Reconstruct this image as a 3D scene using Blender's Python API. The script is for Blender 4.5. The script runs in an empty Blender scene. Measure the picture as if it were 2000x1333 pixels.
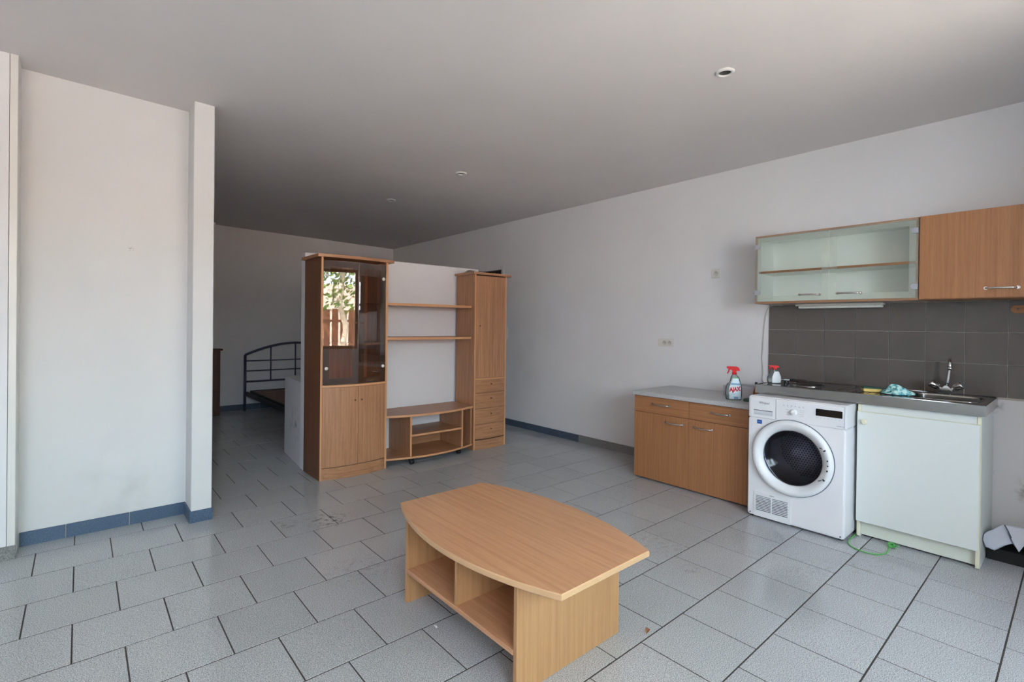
import bpy, bmesh, math, random
from mathutils import Vector, Matrix
random.seed(7)
SC = bpy.context.scene
COL = SC.collection
PI = math.pi

# ------------------------------------------------------------------ camera
CAM = Vector((-0.1469, -3.9034, 1.3347))
RIGHT = Vector((0.7554, -0.6551, 0.0117)).normalized()
FWD = Vector((0.6552, 0.7554, -0.0044))
UP = RIGHT.cross(FWD).normalized()
FWD = UP.cross(RIGHT).normalized()
cd = bpy.data.cameras.new('camera')
cd.sensor_width = 36.0
cd.lens = 972.4 / 2000 * 36
cd.shift_y = -27.64 / 2000
cd.clip_start = 0.02
cam = bpy.data.objects.new('camera', cd)
cam.matrix_world = Matrix(((RIGHT.x, UP.x, -FWD.x, CAM.x), (RIGHT.y, UP.y, -FWD.y, CAM.y),
                           (RIGHT.z, UP.z, -FWD.z, CAM.z), (0, 0, 0, 1)))
COL.objects.link(cam)
SC.camera = cam

# ------------------------------------------------------------------ daylight and exposure
FRONT_Y = -5.40
OPENINGS = [(-2.20, 0.55, 1.18, 2.38), (0.85, 2.46, 0.82, 2.38)]     # x0, x1, sill, head of the two windows
w = bpy.data.worlds.new('sky')
SC.world = w
w.use_nodes = True
bg = w.node_tree.nodes['Background']
bg.inputs['Color'].default_value = (0.68, 0.85, 1.0, 1)
bg.inputs['Strength'].default_value = 11.0
sd = bpy.data.lights.new('sun', 'SUN')
sd.energy = 55.0
sd.angle = math.radians(0.6)
sd.color = (1.0, 0.97, 0.93)
sun = bpy.data.objects.new('sun', sd)
sun.rotation_euler = Vector((0.62, -0.35, -1.0)).to_track_quat('-Z', 'Y').to_euler()
sun.location = (0, -8, 8)
COL.objects.link(sun)
for x0_, x1_, z0_, z1_ in OPENINGS:
    pd = bpy.data.lights.new('daylight_portal', 'AREA')
    pd.shape = 'RECTANGLE'
    pd.size, pd.size_y = x1_ - x0_, z1_ - z0_
    pd.cycles.is_portal = True
    po = bpy.data.objects.new('daylight_portal', pd)
    po.location = ((x0_ + x1_) / 2, FRONT_Y - 0.02, (z0_ + z1_) / 2)
    po.rotation_euler = Vector((0, 1, 0)).to_track_quat('-Z', 'Z').to_euler()
    COL.objects.link(po)
vs = SC.view_settings
vs.view_transform = 'Standard'
vs.look = 'None'
vs.gamma = 1.0
vs.use_curve_mapping = False
vs.exposure = 1.08
SC.cycles.max_bounces = 10
SC.cycles.diffuse_bounces = 6
SC.cycles.transparent_max_bounces = 16
SC.cycles.caustics_reflective = False
SC.cycles.caustics_refractive = False

# ------------------------------------------------------------------ materials
def lin(c):
    return tuple((v / 12.92 if v <= 0.04045 else ((v + 0.055) / 1.055) ** 2.4) for v in [x / 255 for x in c]) + (1,)

MATS = {}
def new_mat(name):
    m = bpy.data.materials.new(name)
    m.use_nodes = True
    nt = m.node_tree
    return m, nt, nt.nodes['Principled BSDF']

def plain(name, c, rough=0.5, metal=0.0, spec=0.5, var=0.0, vscale=8.0, bump=0.0, bscale=200.0, world=False):
    if name in MATS:
        return MATS[name]
    m, nt, b = new_mat(name)
    b.inputs['Base Color'].default_value = lin(c)
    b.inputs['Roughness'].default_value = rough
    b.inputs['Metallic'].default_value = metal
    b.inputs['Specular IOR Level'].default_value = spec
    if var or bump:
        if world:
            co = nt.nodes.new('ShaderNodeNewGeometry').outputs['Position']
        else:
            co = nt.nodes.new('ShaderNodeTexCoord').outputs['Object']
    if var:
        n = nt.nodes.new('ShaderNodeTexNoise')
        n.inputs['Scale'].default_value = vscale
        n.inputs['Detail'].default_value = 5
        r = nt.nodes.new('ShaderNodeMixRGB')
        a = [max(0, x * (1 - var)) for x in c]
        d = [min(255, x * (1 + var)) for x in c]
        r.inputs[1].default_value = lin(a)
        r.inputs[2].default_value = lin(d)
        nt.links.new(co, n.inputs['Vector'])
        nt.links.new(n.outputs['Fac'], r.inputs[0])
        nt.links.new(r.outputs[0], b.inputs['Base Color'])
    if bump:
        n2 = nt.nodes.new('ShaderNodeTexNoise')
        n2.inputs['Scale'].default_value = bscale
        n2.inputs['Detail'].default_value = 3
        bp = nt.nodes.new('ShaderNodeBump')
        bp.inputs['Strength'].default_value = bump
        bp.inputs['Distance'].default_value = 0.002
        nt.links.new(co, n2.inputs['Vector'])
        nt.links.new(n2.outputs['Fac'], bp.inputs['Height'])
        nt.links.new(bp.outputs['Normal'], b.inputs['Normal'])
    MATS[name] = m
    return m

def wood(name, light, dark, axis, rough=0.38, fine=1.0):
    """veneer: long streaks along one axis, in the thing's own coordinates"""
    m, nt, b = new_mat(name)
    tc = nt.nodes.new('ShaderNodeTexCoord')
    mp = nt.nodes.new('ShaderNodeMapping')
    s = [55.0 * fine] * 3
    s['xyz'.index(axis)] = 1.6
    mp.inputs['Scale'].default_value = s
    nt.links.new(tc.outputs['Object'], mp.inputs['Vector'])
    n = nt.nodes.new('ShaderNodeTexNoise')
    n.inputs['Scale'].default_value = 1.0
    n.inputs['Detail'].default_value = 6
    n.inputs['Roughness'].default_value = 0.62
    n.inputs['Distortion'].default_value = 0.4
    nt.links.new(mp.outputs['Vector'], n.inputs['Vector'])
    n2 = nt.nodes.new('ShaderNodeTexNoise')
    n2.inputs['Scale'].default_value = 1.0
    mp2 = nt.nodes.new('ShaderNodeMapping')
    s2 = [400.0] * 3
    s2['xyz'.index(axis)] = 25.0
    mp2.inputs['Scale'].default_value = s2
    nt.links.new(tc.outputs['Object'], mp2.inputs['Vector'])
    nt.links.new(mp2.outputs['Vector'], n2.inputs['Vector'])
    ad = nt.nodes.new('ShaderNodeMath')
    ad.operation = 'MULTIPLY_ADD'
    ad.inputs[1].default_value = 0.30
    nt.links.new(n2.outputs['Fac'], ad.inputs[0])
    nt.links.new(n.outputs['Fac'], ad.inputs[2])
    r = nt.nodes.new('ShaderNodeValToRGB')
    r.color_ramp.elements[0].position = 0.42
    r.color_ramp.elements[0].color = lin(dark)
    r.color_ramp.elements[1].position = 0.88
    r.color_ramp.elements[1].color = lin(light)
    nt.links.new(ad.outputs[0], r.inputs['Fac'])
    nt.links.new(r.outputs['Color'], b.inputs['Base Color'])
    b.inputs['Roughness'].default_value = rough
    MATS[name] = m
    return m

def clear(name, tint, rough=0.03, gloss=1.0, haze=0.0, haze_col=(200, 205, 200), ior=1.5):
    """thin glass or clear plastic: tinted see-through plus mirror by Fresnel, with an optional milky share"""
    m = bpy.data.materials.new(name)
    m.use_nodes = True
    nt = m.node_tree
    nt.nodes.clear()
    out = nt.nodes.new('ShaderNodeOutputMaterial')
    tr = nt.nodes.new('ShaderNodeBsdfTransparent')
    tr.inputs['Color'].default_value = lin(tint)
    gl = nt.nodes.new('ShaderNodeBsdfGlossy')
    gl.inputs['Roughness'].default_value = rough
    gl.inputs['Color'].default_value = (gloss, gloss, gloss, 1)
    fr = nt.nodes.new('ShaderNodeFresnel')
    fr.inputs['IOR'].default_value = ior
    src = tr.outputs[0]
    if haze:
        df = nt.nodes.new('ShaderNodeBsdfDiffuse')
        df.inputs['Color'].default_value = lin(haze_col)
        mh = nt.nodes.new('ShaderNodeMixShader')
        mh.inputs[0].default_value = haze
        nt.links.new(tr.outputs[0], mh.inputs[1])
        nt.links.new(df.outputs[0], mh.inputs[2])
        src = mh.outputs[0]
    mx = nt.nodes.new('ShaderNodeMixShader')
    nt.links.new(fr.outputs[0], mx.inputs[0])
    nt.links.new(src, mx.inputs[1])
    nt.links.new(gl.outputs[0], mx.inputs[2])
    nt.links.new(mx.outputs[0], out.inputs['Surface'])
    MATS[name] = m
    return m

def granite(name, base, dark, light, rough, rvar=0.06, stains=()):
    m, nt, b = new_mat(name)
    geo = nt.nodes.new('ShaderNodeNewGeometry')
    n = nt.nodes.new('ShaderNodeTexNoise')
    n.inputs['Scale'].default_value = 270
    n.inputs['Detail'].default_value = 2.5
    n.inputs['Roughness'].default_value = 0.7
    nt.links.new(geo.outputs['Position'], n.inputs['Vector'])
    r = nt.nodes.new('ShaderNodeValToRGB')
    e = r.color_ramp.elements
    e[0].position = 0.36; e[0].color = lin(dark)
    e[1].position = 0.66; e[1].color = lin(light)
    mid = e.new(0.5); mid.color = lin(base)
    nt.links.new(n.outputs['Fac'], r.inputs['Fac'])
    # slow wear and a slight difference from tile to tile
    n2 = nt.nodes.new('ShaderNodeTexNoise')
    n2.inputs['Scale'].default_value = 2.3
    n2.inputs['Detail'].default_value = 6
    nt.links.new(geo.outputs['Position'], n2.inputs['Vector'])
    oi = nt.nodes.new('ShaderNodeObjectInfo')
    a1 = nt.nodes.new('ShaderNodeMath'); a1.operation = 'MULTIPLY_ADD'
    a1.inputs[1].default_value = rvar; a1.inputs[2].default_value = 1 - rvar / 2 - 0.10
    nt.links.new(oi.outputs['Random'], a1.inputs[0])
    a2 = nt.nodes.new('ShaderNodeMath'); a2.operation = 'MULTIPLY_ADD'
    a2.inputs[1].default_value = 0.20
    nt.links.new(n2.outputs['Fac'], a2.inputs[0])
    nt.links.new(a1.outputs[0], a2.inputs[2])
    mul = nt.nodes.new('ShaderNodeVectorMath'); mul.operation = 'SCALE'
    nt.links.new(r.outputs['Color'], mul.inputs[0])
    nt.links.new(a2.outputs[0], mul.inputs['Scale'])
    last = mul.outputs[0]
    for (x, y, rad, c, k) in stains:                     # scuffs with a place of their own
        d = nt.nodes.new('ShaderNodeVectorMath'); d.operation = 'DISTANCE'
        d.inputs[1].default_value = (x, y, 0)
        nz = nt.nodes.new('ShaderNodeTexNoise'); nz.inputs['Scale'].default_value = 26; nz.inputs['Detail'].default_value = 5
        nt.links.new(geo.outputs['Position'], nz.inputs['Vector'])
        nt.links.new(geo.outputs['Position'], d.inputs[0])
        mr = nt.nodes.new('ShaderNodeMapRange')
        mr.inputs['From Min'].default_value = rad; mr.inputs['From Max'].default_value = rad * 0.2
        nt.links.new(d.outputs['Value'], mr.inputs['Value'])
        th = nt.nodes.new('ShaderNodeMapRange')
        th.inputs['From Min'].default_value = 0.5; th.inputs['From Max'].default_value = 0.68
        th.inputs['To Max'].default_value = k
        nt.links.new(nz.outputs['Fac'], th.inputs['Value'])
        mm = nt.nodes.new('ShaderNodeMath'); mm.operation = 'MULTIPLY'
        nt.links.new(mr.outputs[0], mm.inputs[0]); nt.links.new(th.outputs[0], mm.inputs[1])
        mx = nt.nodes.new('ShaderNodeMixRGB'); mx.inputs[2].default_value = lin(c)
        nt.links.new(mm.outputs[0], mx.inputs[0]); nt.links.new(last, mx.inputs[1])
        last = mx.outputs[0]
    nt.links.new(last, b.inputs['Base Color'])
    b.inputs['Roughness'].default_value = rough
    MATS[name] = m
    return m

def paint(name, c, marks=()):
    """white wall paint with faint roller texture, slow patchiness, and smudges where the wall has them"""
    m, nt, b = new_mat(name)
    geo = nt.nodes.new('ShaderNodeNewGeometry')
    n = nt.nodes.new('ShaderNodeTexNoise'); n.inputs['Scale'].default_value = 1.7; n.inputs['Detail'].default_value = 7
    nt.links.new(geo.outputs['Position'], n.inputs['Vector'])
    r = nt.nodes.new('ShaderNodeMixRGB')
    r.inputs[1].default_value = lin([x * 0.965 for x in c]); r.inputs[2].default_value = lin([min(255, x * 1.02) for x in c])
    nt.links.new(n.outputs['Fac'], r.inputs[0])
    last = r.outputs[0]
    for (p, rad, col, k, sc) in marks:
        d = nt.nodes.new('ShaderNodeVectorMath'); d.operation = 'DISTANCE'; d.inputs[1].default_value = p
        nt.links.new(geo.outputs['Position'], d.inputs[0])
        mr = nt.nodes.new('ShaderNodeMapRange'); mr.inputs['From Min'].default_value = rad; mr.inputs['From Max'].default_value = 0.0
        nt.links.new(d.outputs['Value'], mr.inputs['Value'])
        nz = nt.nodes.new('ShaderNodeTexNoise'); nz.inputs['Scale'].default_value = sc; nz.inputs['Detail'].default_value = 5
        nt.links.new(geo.outputs['Position'], nz.inputs['Vector'])
        th = nt.nodes.new('ShaderNodeMapRange'); th.inputs['From Min'].default_value = 0.46; th.inputs['From Max'].default_value = 0.66
        th.inputs['To Max'].default_value = k
        nt.links.new(nz.outputs['Fac'], th.inputs['Value'])
        mm = nt.nodes.new('ShaderNodeMath'); mm.operation = 'MULTIPLY'
        nt.links.new(mr.outputs[0], mm.inputs[0]); nt.links.new(th.outputs[0], mm.inputs[1])
        mx = nt.nodes.new('ShaderNodeMixRGB'); mx.inputs[2].default_value = lin(col)
        nt.links.new(mm.outputs[0], mx.inputs[0]); nt.links.new(last, mx.inputs[1])
        last = mx.outputs[0]
    nt.links.new(last, b.inputs['Base Color'])
    b.inputs['Roughness'].default_value = 0.7
    b.inputs['Specular IOR Level'].default_value = 0.25
    n2 = nt.nodes.new('ShaderNodeTexNoise'); n2.inputs['Scale'].default_value = 160; n2.inputs['Detail'].default_value = 3
    nt.links.new(geo.outputs['Position'], n2.inputs['Vector'])
    bp = nt.nodes.new('ShaderNodeBump'); bp.inputs['Strength'].default_value = 0.12; bp.inputs['Distance'].default_value = 0.002
    nt.links.new(n2.outputs['Fac'], bp.inputs['Height'])
    nt.links.new(bp.outputs['Normal'], b.inputs['Normal'])
    MATS[name] = m
    return m

BL, BD = (190, 140, 104), (150, 102, 70)          # beech effect furniture
WZ = wood('beech_upright', BL, BD, 'z')
WX = wood('beech_across', BL, BD, 'x')
WY = wood('beech_lengthwise', BL, BD, 'y')
CZ = wood('table_beech_upright', (194, 148, 104), (168, 121, 80), 'z')
CY = wood('table_beech_lengthwise', (206, 156, 118), (180, 128, 92), 'y')
CE = plain('table_edge_band', (204, 164, 124), 0.4, var=0.04)
KZ = wood('kitchen_beech', (178, 126, 84), (152, 100, 64), 'z', fine=1.5)
KY = wood('kitchen_beech_across', (178, 126, 84), (152, 100, 64), 'y', fine=1.5)
EDGE = plain('beech_edge_band', (206, 150, 106), 0.4, var=0.05)
DARKWOOD = wood('dark_stained_wood', (92, 52, 30), (58, 30, 18), 'z')
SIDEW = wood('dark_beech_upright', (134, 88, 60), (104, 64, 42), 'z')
SLATW = wood('slat_wood', (122, 82, 56), (88, 56, 38), 'x')
PAINT = paint('white_wall_paint', (224, 224, 227))
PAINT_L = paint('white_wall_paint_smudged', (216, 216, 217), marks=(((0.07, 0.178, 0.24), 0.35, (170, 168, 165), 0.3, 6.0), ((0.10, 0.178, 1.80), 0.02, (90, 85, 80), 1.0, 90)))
PAINT_R = paint('white_wall_paint_worn', (228, 226, 227), marks=(((4.18, 0.6, 1.0), 0.7, (200, 198, 202), 0.3, 3.0), ((4.18, -3.70, 0.36), 0.10, (110, 90, 76), 0.8, 22.0), ((4.18, -3.52, 0.87), 0.07, (120, 115, 112), 0.9, 40.0), ((4.18, -3.5, 0.45), 0.06, (160, 158, 156), 0.6, 40.0)))
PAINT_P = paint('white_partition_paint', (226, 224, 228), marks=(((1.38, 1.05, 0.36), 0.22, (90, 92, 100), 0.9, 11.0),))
CEIL = paint('ceiling_paint', (220, 215, 214))
TRIMW = plain('white_gloss_trim', (218, 217, 213), 0.4, var=0.015)
GROUT = plain('dark_floor_grout', (66, 58, 53), 0.9, var=0.15, vscale=20, world=True)
TILE = granite('grey_granite_tile', (172, 173, 175), (116, 117, 120), (216, 217, 220), 0.15,
               stains=((1.13, -0.56, 0.17, (62, 54, 50), 0.9), (0.89, -0.47, 0.10, (84, 78, 76), 0.6), (1.0, -1.35, 0.22, (130, 114, 102), 0.5),
                       (2.40, -2.49, 0.06, (95, 92, 90), 0.9), (2.55, -2.2, 0.3, (140, 134, 122), 0.35), (2.9, -2.9, 0.22, (142, 136, 122), 0.4), (3.2, -3.1, 0.2, (140, 132, 118), 0.4),
                       (2.2, -1.1, 0.3, (136, 128, 120), 0.3)))
SKIRT_BLUE = granite('blue_skirting_tile', (68, 88, 114), (46, 62, 84), (94, 116, 142), 0.35, 0.05)
SKIRT_DARK = granite('slate_blue_skirting_tile', (72, 84, 100), (52, 64, 80), (92, 106, 124), 0.4, 0.05)
SKIRT_GREY = granite('grey_skirting_tile', (132, 130, 128), (96, 94, 92), (160, 158, 156), 0.4, 0.05)
WALLTILE = plain('taupe_glazed_tile', (100, 92, 86), 0.22, var=0.05, vscale=5, world=True)
WGROUT = plain('pale_grout', (186, 178, 168), 0.85, var=0.05)
STEEL = plain('brushed_steel', (166, 163, 160), 0.17, 1.0, var=0.04, vscale=30)
CHROME = plain('chrome', (215, 215, 215), 0.08, 1.0)
SATIN = plain('satin_nickel', (206, 201, 194), 0.22, 1.0)
APPL = plain('white_enamel', (230, 230, 233), 0.24, var=0.004)
APPL2 = plain('white_moulded_plastic', (231, 232, 234), 0.3)
SEAM = plain('seam_shadow_grey', (120, 124, 130), 0.6)
BLACKGL = plain('black_glass', (8, 8, 9), 0.08)
BLACK = plain('black_plastic', (20, 20, 21), 0.4)
BLACKM = plain('matt_black_card', (12, 11, 11), 0.75)
DRUM = plain('drum_metal', (168, 168, 186), 0.45, 1.0)
DRUMBK = plain('drum_perforated_steel', (92, 92, 92), 0.4, 1.0)
PRINT = plain('grey_print', (150, 152, 158), 0.5)
PRINTD = plain('dark_grey_print', (70, 72, 78), 0.5)
WHITEM = plain('white_melamine', (216, 220, 216), 0.35, var=0.006)
CREAM = plain('cream_edge', (226, 222, 196), 0.4)
MARB = granite('light_grey_worktop', (186, 186, 186), (162, 162, 164), (206, 206, 206), 0.4, 0.0)
PLASTIC_W = plain('white_socket_plastic', (216, 212, 204), 0.35)
SOCKETIN = plain('socket_well', (198, 194, 184), 0.4)
DARKHOLE = plain('dark_recess', (40, 36, 34), 0.6)
GLASS_S = clear('smoked_glass', (238, 229, 222), 0.012, 1.0, ior=1.5)
GLASS_B = clear('smoked_glass_border', (150, 140, 134), 0.02, 1.0, haze=0.42, haze_col=(128, 114, 106), ior=1.45)
GLASS_K = clear('clear_green_glass', (253, 254, 252), 0.02, ior=1.25)
GLASS_KB = clear('frosted_green_border', (250, 252, 249), 0.06, haze=0.30, haze_col=(194, 202, 190))
GLASS_D = clear('dryer_door_glass', (216, 216, 222), 0.12, 0.8, ior=1.45)
BOTTLE = clear('clear_bottle_plastic', (240, 246, 244), 0.08, haze=0.16, haze_col=(206, 214, 212), ior=1.35)
TRAYC = clear('clear_tray_plastic', (236, 236, 240), 0.1, haze=0.62, haze_col=(236, 234, 240))
RED = plain('red_plastic', (214, 18, 22), 0.35)
LABELW = plain('pale_label', (206, 224, 232), 0.45, var=0.08, vscale=22)
LABEL2 = plain('white_label', (228, 230, 230), 0.45)
LABELB = plain('blue_label_print', (120, 158, 190), 0.45)
LABELG = plain('green_label_print', (128, 206, 150), 0.45)
REDINK = plain('red_print', (188, 22, 46), 0.5)
WHITEINK = plain('white_print', (240, 236, 238), 0.5)
STICKB = plain('blue_sticker', (36, 84, 160), 0.45)
STICKW = plain('pale_blue_print', (170, 196, 226), 0.5)
SPY = plain('yellow_sponge', (232, 202, 120), 0.95, bump=0.6, bscale=300, var=0.06, vscale=60)
SPG = plain('green_scour_pad', (58, 92, 80), 0.95, bump=0.6, bscale=400)
GREENC = plain('green_cord_plastic', (96, 176, 92), 0.45)
PAPER = plain('white_paper', (206, 208, 218), 0.8, var=0.03, vscale=14)
METALB = plain('blue_grey_bed_metal', (84, 84, 104), 0.4, 0.4)
BEDFR = plain('black_bed_frame', (34, 32, 34), 0.5)
AMBER = plain('amber_bottle', (150, 78, 26), 0.25)
BEIGE = plain('beige_cloth', (150, 140, 126), 0.9, var=0.15, vscale=40)
GREYBUL = plain('bulb_reflector', (120, 116, 114), 0.3, 0.5)
IRON = plain('cast_iron_plate', (44, 36, 33), 0.5, var=0.1)
LEAFB = plain('dry_leaf_brown', (142, 88, 52), 0.8, var=0.2, vscale=60)
LEAFG = plain('tree_leaf_green', (98, 128, 58), 0.6, var=0.35, vscale=3, world=True)
BARK = plain('pale_bark', (206, 190, 166), 0.9, var=0.2, vscale=12)
PATIO = plain('pale_patio_concrete', (188, 178, 168), 0.9, var=0.05, world=True)
ORANGEW = plain('ochre_house_render', (206, 190, 176), 0.9, var=0.06, world=True)
FRAMEW = plain('window_frame_brown', (120, 76, 50), 0.5)
HALL = plain('doorway_shade_brown', (52, 44, 42), 0.5, var=0.08)  # dark tone puts the shade of the door recess into the leaf
WIRE = plain('white_cable', (206, 200, 192), 0.5)
HOOKW = wood('varnished_hook_wood', (176, 116, 62), (140, 84, 40), 'y')

def cloth_mat():
    m, nt, b = new_mat('teal_check_cloth')
    tc = nt.nodes.new('ShaderNodeTexCoord')
    n = nt.nodes.new('ShaderNodeTexNoise'); n.inputs['Scale'].default_value = 45; n.inputs['Detail'].default_value = 2
    nt.links.new(tc.outputs['Object'], n.inputs['Vector'])
    r = nt.nodes.new('ShaderNodeValToRGB')
    e = r.color_ramp.elements
    e[0].position = 0.40; e[0].color = lin((62, 140, 156))
    e[1].position = 0.60; e[1].color = lin((206, 236, 230))
    x = e.new(0.5); x.color = lin((136, 200, 198))
    nt.links.new(n.outputs['Fac'], r.inputs['Fac'])
    nt.links.new(r.outputs['Color'], b.inputs['Base Color'])
    b.inputs['Roughness'].default_value = 0.9
    return m
CLOTH = cloth_mat()

# ------------------------------------------------------------------ geometry helpers (all in room coordinates, metres)
OFF = {}
class MB:
    def __init__(s):
        s.bm = bmesh.new()
    def box(s, x0, x1, y0, y1, z0, z1, bev=0.0, seg=1):
        b = bmesh.new()
        vs_ = [b.verts.new((x, y, z)) for x in (x0, x1) for y in (y0, y1) for z in (z0, z1)]
        for f in ((0, 1, 3, 2), (4, 6, 7, 5), (0, 4, 5, 1), (2, 3, 7, 6), (0, 2, 6, 4), (1, 5, 7, 3)):
            b.faces.new([vs_[i] for i in f])
        if bev:
            bmesh.ops.bevel(b, geom=list(b.edges), offset=bev, segments=seg, affect='EDGES', profile=0.5)
        s.add(b)
        return s
    def add(s, b, mtx=None):
        if mtx is not None:
            bmesh.ops.transform(b, matrix=mtx, verts=b.verts)
        mp = {v: s.bm.verts.new(v.co) for v in b.verts}
        for f in b.faces:
            try:
                nf = s.bm.faces.new([mp[v] for v in f.verts])
                nf.smooth = f.smooth
            except ValueError:
                pass
        b.free()
        return s
    def prism(s, pts, a, b2, axis='z', smooth=False):
        def P(p, t):
            return {'z': (p[0], p[1], t), 'y': (p[0], t, p[1]), 'x': (t, p[0], p[1])}[axis]
        A = [s.bm.verts.new(P(p, a)) for p in pts]
        B = [s.bm.verts.new(P(p, b2)) for p in pts]
        n = len(pts)
        s.bm.faces.new(A[::-1]); s.bm.faces.new(B)
        for i in range(n):
            f = s.bm.faces.new((A[i], A[(i + 1) % n], B[(i + 1) % n], B[i]))
            f.smooth = smooth
        return s
    def tube(s, path, r, seg=10, closed=False):
        path = [Vector(p) for p in path]
        rings = []
        n = len(path)
        prev = None
        for i, p in enumerate(path):
            if closed:
                d = (path[(i + 1) % n] - path[i - 1]).normalized()
            else:
                d = ((path[min(i + 1, n - 1)] - path[max(i - 1, 0)])).normalized()
            if prev is None:
                ref = Vector((0, 0, 1)) if abs(d.z) < 0.9 else Vector((1, 0, 0))
                u = d.cross(ref).normalized()
            else:
                u = (prev - d * prev.dot(d)).normalized()
            prev = u
            v = d.cross(u).normalized()
            rr = r[i] if isinstance(r, (list, tuple)) else r
            rings.append([s.bm.verts.new(p + (u * math.cos(2 * PI * k / seg) + v * math.sin(2 * PI * k / seg)) * rr) for k in range(seg)])
        m = n if closed else n - 1
        for i in range(m):
            a, b = rings[i], rings[(i + 1) % n]
            for k in range(seg):
                f = s.bm.faces.new((a[k], a[(k + 1) % seg], b[(k + 1) % seg], b[k]))
                f.smooth = True
        if not closed:
            s.bm.faces.new(rings[0][::-1]); s.bm.faces.new(rings[-1])
        return s
    def lathe(s, prof, c, axis='z', seg=32, smooth=True):
        """prof: (radius, distance along axis) from centre c"""
        c = Vector(c)
        ex = {'z': (Vector((1, 0, 0)), Vector((0, 1, 0)), Vector((0, 0, 1))),
              'x': (Vector((0, 1, 0)), Vector((0, 0, 1)), Vector((1, 0, 0))),
              'y': (Vector((0, 0, 1)), Vector((1, 0, 0)), Vector((0, 1, 0)))}[axis] if isinstance(axis, str) else axis
        rings = []
        for r, t in prof:
            if r < 1e-6:
                rings.append([s.bm.verts.new(c + ex[2] * t)])
            else:
                rings.append([s.bm.verts.new(c + ex[2] * t + (ex[0] * math.cos(2 * PI * k / seg) + ex[1] * math.sin(2 * PI * k / seg)) * r) for k in range(seg)])
        for a, b in zip(rings, rings[1:]):
            for k in range(seg):
                q = (k + 1) % seg
                if len(a) == 1 and len(b) == 1:
                    continue
                vs_ = (a[0], b[q], b[k]) if len(a) == 1 else ((a[k], a[q], b[0]) if len(b) == 1 else (a[k], a[q], b[q], b[k]))
                f = s.bm.faces.new(vs_); f.smooth = smooth
        return s
    def plate(s, outer, holes):
        """flat sheet with holes (lists of 3-D points)"""
        b = bmesh.new()
        es = []
        for loop in [outer] + list(holes):
            v = [b.verts.new(p) for p in loop]
            for i in range(len(v)):
                es.append(b.edges.new((v[i], v[(i + 1) % len(v)])))
        bmesh.ops.triangle_fill(b, use_beauty=True, use_dissolve=False, edges=es)
        s.add(b)
        return s
    def strip(s, A, B, closed=True, smooth=False):
        a = [s.bm.verts.new(p) for p in A]; b = [s.bm.verts.new(p) for p in B]
        n = len(a)
        for i in range(n if closed else n - 1):
            f = s.bm.faces.new((a[i], a[(i + 1) % n], b[(i + 1) % n], b[i])); f.smooth = smooth
        return s
    def grid(s, fn, nu, nv, smooth=True):
        V = [[s.bm.verts.new(fn(i / nu, j / nv)) for j in range(nv + 1)] for i in range(nu + 1)]
        for i in range(nu):
            for j in range(nv):
                f = s.bm.faces.new((V[i][j], V[i + 1][j], V[i + 1][j + 1], V[i][j + 1])); f.smooth = smooth
        return s
    def build(s, name, m, parent=None, loc=None, solid=0.0, recalc=True):
        off = OFF[parent.name] if parent is not None else Vector(loc or (0, 0, 0))
        if recalc:
            bmesh.ops.recalc_face_normals(s.bm, faces=s.bm.faces)
        bmesh.ops.translate(s.bm, vec=-off, verts=s.bm.verts)
        me = bpy.data.meshes.new(name)
        s.bm.to_mesh(me); s.bm.free()
        me.materials.append(m)
        o = bpy.data.objects.new(name, me)
        COL.objects.link(o)
        if parent is not None:
            o.parent = parent
        else:
            o.location = off
        OFF[o.name] = off.copy()
        if solid:
            md = o.modifiers.new('thickness', 'SOLIDIFY'); md.thickness = solid; md.offset = 0
        return o

def box(name, m, parent, x0, x1, y0, y1, z0, z1, bev=0.0015, loc=None):
    return MB().box(x0, x1, y0, y1, z0, z1, bev).build(name, m, parent, loc)

def tag(o, label, cat, group=None, kind=None):
    o['label'] = label
    o['category'] = cat
    if group: o['group'] = group
    if kind: o['kind'] = kind
    return o

def thing(name, label, cat, loc, group=None):
    o = bpy.data.objects.new(name, None)
    o.empty_display_size = 0.05
    o.location = loc
    COL.objects.link(o)
    OFF[o.name] = Vector(loc)
    return tag(o, label, cat, group)

def struct(o):
    o['kind'] = 'structure'
    return o

def copy_tree(o, loc=None, parent=None):
    c = o.copy(); COL.objects.link(c)
    if parent is not None:
        c.parent = parent
    if loc is not None:
        c.location = loc
    OFF[c.name] = Vector(loc) if loc is not None else OFF[parent.name].copy()
    for ch in [x for x in bpy.data.objects if x.parent == o]:
        copy_tree(ch, None, c)
    return c

def text_mesh(txt, size, m, name, parent, fn, shear=0.0, offset=0.0, space=1.0):
    """lettering laid by fn(u, v) -> point, u and v in metres from the text's centre; a part of its thing"""
    cu = bpy.data.curves.new('lettering_curve', 'FONT')
    cu.body = txt; cu.size = size; cu.shear = shear; cu.offset = offset; cu.space_character = space
    cu.align_x = 'CENTER'; cu.align_y = 'CENTER'; cu.resolution_u = 4
    t = bpy.data.objects.new('lettering_curve', cu)
    COL.objects.link(t)
    dg = bpy.context.evaluated_depsgraph_get()
    me = bpy.data.meshes.new_from_object(t.evaluated_get(dg))
    bpy.data.objects.remove(t)
    off = OFF[parent.name]
    for v in me.vertices:
        v.co = Vector(fn(v.co.x, v.co.y)) - off
    me.materials.clear(); me.materials.append(m)
    o = bpy.data.objects.new(name, me)
    COL.objects.link(o); o.parent = parent
    OFF[o.name] = off.copy()
    return o

def arc_y(x0, x1, y, bulge, n=14):
    """front edge bowed towards the camera side (-y)"""
    pts = []
    for i in range(n + 1):
        t = i / n
        u = 2 * t - 1
        pts.append((x0 + (x1 - x0) * t, y - bulge * (1 - u * u)))
    return pts

def bowed_y(X, x0, x1, y, bulge):
    u = 2 * (X - x0) / (x1 - x0) - 1
    return y - bulge * (1 - u * u)

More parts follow.
